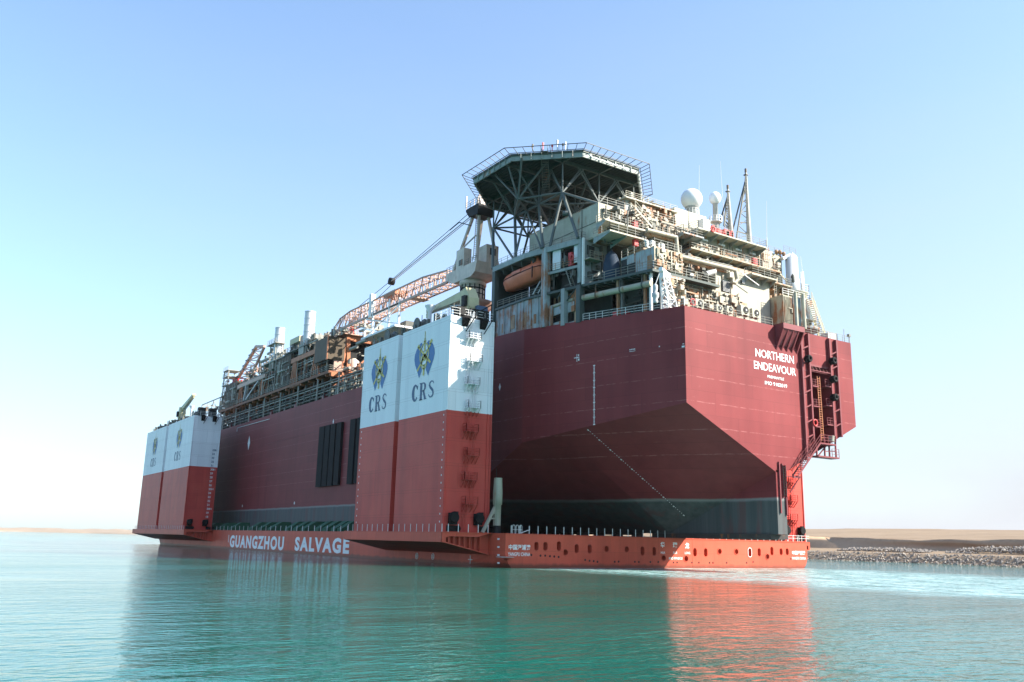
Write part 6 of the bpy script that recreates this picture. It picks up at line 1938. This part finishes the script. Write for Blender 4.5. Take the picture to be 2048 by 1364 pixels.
def winch_mesh():
    m = MB()
    m.box(-.9, .9, -1.1, 1.1, 0, .25); m.lathe((-.75, 0, .95), [(.95, 0), (.95, .12), (.5, .14), (.5, 1.2), (.95, 1.22), (.95, 1.34)], 16, (1, 0, 0)); m.box(.5, 1.0, -.5, .5, .25, 1.2)
    return m.build('mooring_winch', MAT['module'])
wn = winch_mesh(); first = True
def put_winch(x, y, label):
    global first
    o = wn if first else wn.copy()
    if not first: COL.objects.link(o)
    first = False
    o.location = (x, y, ZTOP + .004)
    tag(o, label, 'winch', 'mooring winches on the tower tops')
    return o
put_winch(-5.0, 16.5, 'grey mooring winch on the nearest tower edge, beside the white jib crutch')
put_winch(-4.9, 26.5, 'grey mooring winch on the nearest tower edge, above the aft edge of the dividing groove')
put_winch(-1.0, 7.2, 'dark grey winch at the aft corner of the nearest tower top, below the beige crane')
for y, w_ in ((144, 'nearest the crane'), (156, 'second from the crane'), (170, 'third from the crane'), (181, 'farthest from the crane')):
    put_winch(-4.6, y, f'small mooring winch on the far tower top edge, {w_}')
def top_gear(y0, y1, n, seed, label):
    r = random.Random(seed); m = MB()
    for k in range(n):
        x = r.uniform(-6.0, -3.0); y = r.uniform(y0, y1); h = r.uniform(.3, 1.5); t = r.random()
        if t < .5: m.box(x, x + r.uniform(.15, .8), y, y + r.uniform(.15, 1.0), ZTOP, ZTOP + h)
        elif t < .8: m.bar((x, y, ZTOP), (x, y, ZTOP + h + .8), .08)
        else: m.lathe((x, y, ZTOP), [(.2, 0), (.2, h * .7), (.42, h * .75), (.3, h + .1)], 10)
    o = m.build('tower_top_fitting', MAT['module'], ship); o['kind'] = 'stuff'
top_gear(6, 33, 46, 1, ''); top_gear(138, 192, 70, 2, '')
for x in (-4.4, -2.3, -.7):
    m = MB(); m.box(x - .7, x + .7, 5.5, 6.6, ZTOP, ZTOP + 1.5); m.lathe((x, 5.4, ZTOP + .8), [(.5, -.06), (.5, .1)], 12, (0, 1, 0)); m.build('winch_frame', MAT['dark'], T2)
for x in (-4.4, -1.6):
    m = MB(); m.box(x - .9, x + .9, 137.9, 139.4, ZTOP, ZTOP + 2.2); m.build('winch_frame', MAT['dark'], T1)
m = MB(); m.bar((-2.6, 5.6, ZTOP + .6), (.5, 5.6, ZTOP + 2.6), .14); m.bar((.4, 5.6, ZTOP), (.4, 5.6, ZTOP + 2.6), .12); m.build('boarding_stair', MAT['dark'], T2)
m = MB(); m.box(-1.4, .3, 6.4, 9, ZTOP + 1.2, ZTOP + 2.4); m.build('blue_cover', MAT['navy'], T2)

# ------------------------------------------------------------------ radomes, masts, whips on the roof
def radome(c, r, zb, label, platform_):
    o = empty('radome', (c.x, c.y, zb), label, 'radome', 'white radomes on the accommodation roof')
    m = MB(); m.ball(c, r, 28, 18, 1.0 if platform_ is False else 1.12, -62); m.build('dome', MAT['white_clean'], o)
    m = MB(); m.lathe((c.x, c.y, 0), [(r * .5, zb), (r * .42, c.z - r * .9), (r * .62, c.z - r * .86), (r * .6, c.z - r * .7)], 16); m.build('pedestal', MAT['steelgrey'], o)
    m = MB()
    k = r * (.62 if not platform_ else 1.0); z = zb + (.3 if not platform_ else (c.z - zb) * .42)
    if platform_: m.lathe((c.x, c.y, z), [(k, -.1), (k, .05)], 18)
    for i in range(14):
        a0, a1 = math.tau * i / 14, math.tau * (i + 1) / 14
        p0 = V((c.x + k * 1.05 * math.cos(a0), c.y + k * 1.05 * math.sin(a0), z)); p1 = V((c.x + k * 1.05 * math.cos(a1), c.y + k * 1.05 * math.sin(a1), z))
        m.bar(p0, p0 + V((0, 0, .9)), .06)
        for h in (.45, .9): m.bar(p0 + V((0, 0, h)), p1 + V((0, 0, h)), .05)
    m.build('gallery', MAT['rail_white'], o)
radome(A(1383, 398.5, 'y', -2), 1.72, 54.2, 'large white spherical radome on the roof edge beside the helideck', False)
radome(A(1430, 396.5, 'y', -2), .98, 51.6, 'small white domed radome on a thin post with a round gallery', True)
def lattice_mast(base, top, back, label, rungs):
    o = empty('lattice_mast', base, label, 'mast', 'steel masts on the roof')
    b, t, k = V(base), V(top), V(back)
    m = MB(); m.tube(b, b.lerp(t, .45), .46, 12, .30); m.tube(b.lerp(t, .45), t, .30, 12, .18); m.build('main_tube', MAT['mast'], o)
    m = MB(); m.bar(k, t - V((.25, 0, 2.0)), .20); m.bar(k + V((.4, 1.8, 0)), t - V((.15, 0, 1.6)), .18); m.build('back_leg', MAT['module'], o)
    z_ = MB(); q0, q1 = k, t - V((.25, 0, 2.0))
    for i in range(9):
        f0, f1 = i / 9, (i + 1) / 9
        z_.bar((b if i % 2 else q0).lerp(t if i % 2 else q1, f0), (q0 if i % 2 else b).lerp(q1 if i % 2 else t, f1), .09)
    z_.build('lacing', MAT['module'], o)
    m = MB()
    for f in rungs: m.bar(b.lerp(t, f), k.lerp(t - V((.25, 0, 2.0)), f), .14)
    m.ladder(b + V((-.55, -.3, 0)), t + V((-.35, -.3, -1)), (1, 0, 0), .3, .5, .07)
    m.build('rung', MAT['module'], o)
    m = MB(); m.tube(t - V((0, 0, .2)), t + V((0, 0, .5)), .2, 10); m.box(t.x - .3, t.x + .3, t.y - .3, t.y + .3, t.z - .7, t.z - .55); m.build('head', MAT['module'], o)
    return o
bY = -3.0
lattice_mast(A(1499, 487, 'y', bY), A(1491.5, 343, 'y', bY), A(1473, 476, 'y', bY), 'tall tapering steel mast with a slanted back leg on the roof', (.12, .28, .45, .62, .78))
lattice_mast(A(1462, 470, 'y', bY), A(1455.5, 376, 'y', bY), A(1448, 452, 'y', bY), 'shorter dark lattice mast beside the small radome', (.1, .2, .32, .45, .58, .7, .82))
def whip(u0, v0, u1, v1, y, label):
    a, b = A(u0, v0, 'y', y), A(u1, v1, 'y', y)
    m = MB(); m.tube(a, a.lerp(b, .25), .09, 6); m.tube(a.lerp(b, .25), b, .05, 6, .02)
    tag(m.build('whip_antenna', MAT['rail_white']), label, 'antenna', 'whip antennas on the roof')
whip(1397, 462, 1398.5, 330, -4.5, 'thin whip antenna standing in front of the large radome')
whip(1449, 455, 1440.5, 322, -2, 'long slanting whip antenna behind the small radome')
whip(1533.5, 500, 1533, 402, -4.5, 'lone whip antenna on the starboard end of the roof')
whip(1607, 560, 1601, 512, -7, 'short whip antenna beside the funnel')

# ------------------------------------------------------------------ air conditioners, life rings, lockers
def ac_unit():
    o = empty('air_conditioner', (0, 0, 0))
    m = MB(); m.box(-.65, .65, -.3, .3, .12, 1.15); m.box(-.5, -.35, -.3, .3, 0, .12); m.box(.35, .5, -.3, .3, 0, .12); m.build('case', MAT['cream_clean'], o)
    m = MB(); m.lathe((.1, -.30, .66), [(.40, 0), (.40, .05), (.32, .06)], 16, (0, -1, 0)); g = m.build('fan_grille', MAT['dark'], o)
    m = MB(); m.lathe((.1, -.36, .66), [(.12, 0), (.12, .03)], 10, (0, -1, 0)); m.build('hub', MAT['steelgrey'], g)
    return o
def copy_tree(o, par=None):
    c = o.copy(); COL.objects.link(c)
    if par is not None: c.parent = par
    for ch in list(o.children): copy_tree(ch, c)
    return c
AC = [((272, 128), 1.1, 'pale air conditioner nearest the sharp corner of the stern deck edge'),
      ((470, 172), .85, 'small dark air conditioner standing second along the stern deck edge'),
      ((572, 185), .85, 'small air conditioner in front of the rusty door on the stern deck edge'),
      ((712, 196), 1.25, 'large pale air conditioner on a bracket near the starboard wall corner'),
      ((820, 224), 1.15, 'pale air conditioner just inboard of the round rusty platform'),
      ((1268, 330), 1.15, 'pale air conditioner at the top of the twin stern rails')]
ac0 = None
for (x_, y_), s, lab in AC:
    p = Z6(x_, y_ + 10, 'y', YS + .9)
    if ac0 is None: ac0 = ac_unit(); o = ac0
    else: o = copy_tree(ac0)
    o.location = (p.x, p.y, max(32.45, p.z - .6 * s)); o.scale = (s, s, s)
    tag(o, lab, 'air conditioner', 'air conditioners along the stern edge')
def ring_mesh():
    m = MB(); n, k = 16, 6
    vs = []; fs = []
    for i in range(n):
        a = math.tau * i / n
        for j in range(k):
            b = math.tau * j / k; rr = .42 + .11 * math.cos(b); vs.append((rr * math.cos(a), .11 * math.sin(b), rr * math.sin(a)))
    for i in range(n):
        for j in range(k): fs.append((i * k + j, i * k + (j + 1) % k, ((i + 1) % n) * k + (j + 1) % k, ((i + 1) % n) * k + j))
    m.add(vs, fs, True)
    return m.build('life_ring', MAT['red'])
lr = ring_mesh()
for i, (p, lab) in enumerate(((Z6(222, 118, 'y', YS + .3), 'red life ring on the stern railing beside the sharp hull corner'), (Z8(320, 260, 'x', 8.9), 'red life ring hanging beside the pale blue door panels'),
                              (Z7(283, 112, 'y', -8.0), 'red life ring on the bridge wing railing below the white locker'),
                              (ZS(570, 930, 'y', YS - .45), 'red life ring on a landing inside the tall stern recess'))):
    o = lr if i == 0 else lr.copy()
    if i: COL.objects.link(o)
    o.location = p
    if i == 1: o.rotation_euler.z = R(80)
    tag(o, lab, 'life ring', 'red life rings on the railings')
def box_thing(name, p, sx_, sy_, sz_, mat, label, cat, group=None):
    m = MB(); m.box(-sx_ / 2, sx_ / 2, -sy_ / 2, sy_ / 2, 0, sz_)
    o = m.build(name, MAT[mat], None, (0, 0, 0)); o.location = p
    m = MB(); m.box(-sx_ / 2 - .03, sx_ / 2 + .03, -sy_ / 2 - .03, sy_ / 2 + .03, sz_, sz_ + .06); l = m.build('lid', MAT[mat], o)
    return tag(o, label, cat, group)
p = Z2(365, 525, 'y', -7.6); box_thing('fire_locker', (p.x, -7.5, 46.91), .7, .5, 1.0, 'red', 'red fire locker on the upper aft walkway beside the stair', 'locker', 'red lockers on the aft walkways')
p = Z2(368, 680, 'y', -9.0); box_thing('fire_locker', (p.x, -8.9, 43.61), .7, .5, 1.0, 'red', 'red fire locker on the middle aft walkway below the other locker', 'locker', 'red lockers on the aft walkways')
p = Z2(945, 1000, 'y', -10); box_thing('fire_locker', (p.x, -10.2, 38.31), .8, .5, 1.0, 'red', 'faded red locker on the lowest aft walkway beside the grey pipe', 'locker', 'red lockers on the aft walkways')
p = Z2(1325, 790, 'y', -7.6); box_thing('fire_locker', (p.x, -7.4, 46.31), .9, .5, 1.2, 'red', 'red locker at the starboard end of the long upper walkway', 'locker', 'red lockers on the aft walkways')
p = Z6(1550, 430, 'y', YS + 1.5); box_thing('deck_locker', (p.x, YS + 1.6, 32.45), 1.9, 1.2, 1.3, 'steelgrey', 'grey equipment box on the stern edge near the far corner', 'locker')
m = MB(); p = Z6(1700, 490, 'y', YS + .5); m.bar((p.x, p.y, 32.4), (p.x, p.y, 34.6), .07); m.bar((p.x + 1.2, p.y, 32.4), (p.x + 1.2, p.y, 33.8), .07); m.bar((p.x, p.y, 33.6), (p.x + 1.2, p.y, 33.6), .05); m.box(p.x + .9, p.x + 1.3, p.y - .2, p.y + .2, 33.6, 34.0)
tag(m.build('light_post', MAT['rail']), 'thin light post with rail at the far corner of the stern', 'light post')
# ------------------------------------------------------------------ thin desert haze in the air
hm = bpy.data.materials.new('haze'); hm.use_nodes = True
ht_ = hm.node_tree; ht_.nodes.remove(ht_.nodes['Principled BSDF'])
pv = ht_.nodes.new('ShaderNodeVolumePrincipled')
pv.inputs['Color'].default_value = (.93, .95, 1.0, 1); pv.inputs['Density'].default_value = HAZE_D; pv.inputs['Anisotropy'].default_value = .2
ht_.links.new(pv.outputs[0], ht_.nodes['Material Output'].inputs['Volume'])
tag(MB().box(-2500, 3200, -1500, 4200, -3, 75).build('haze', hm), kind='stuff')
SC.cycles.volume_step_rate = 10
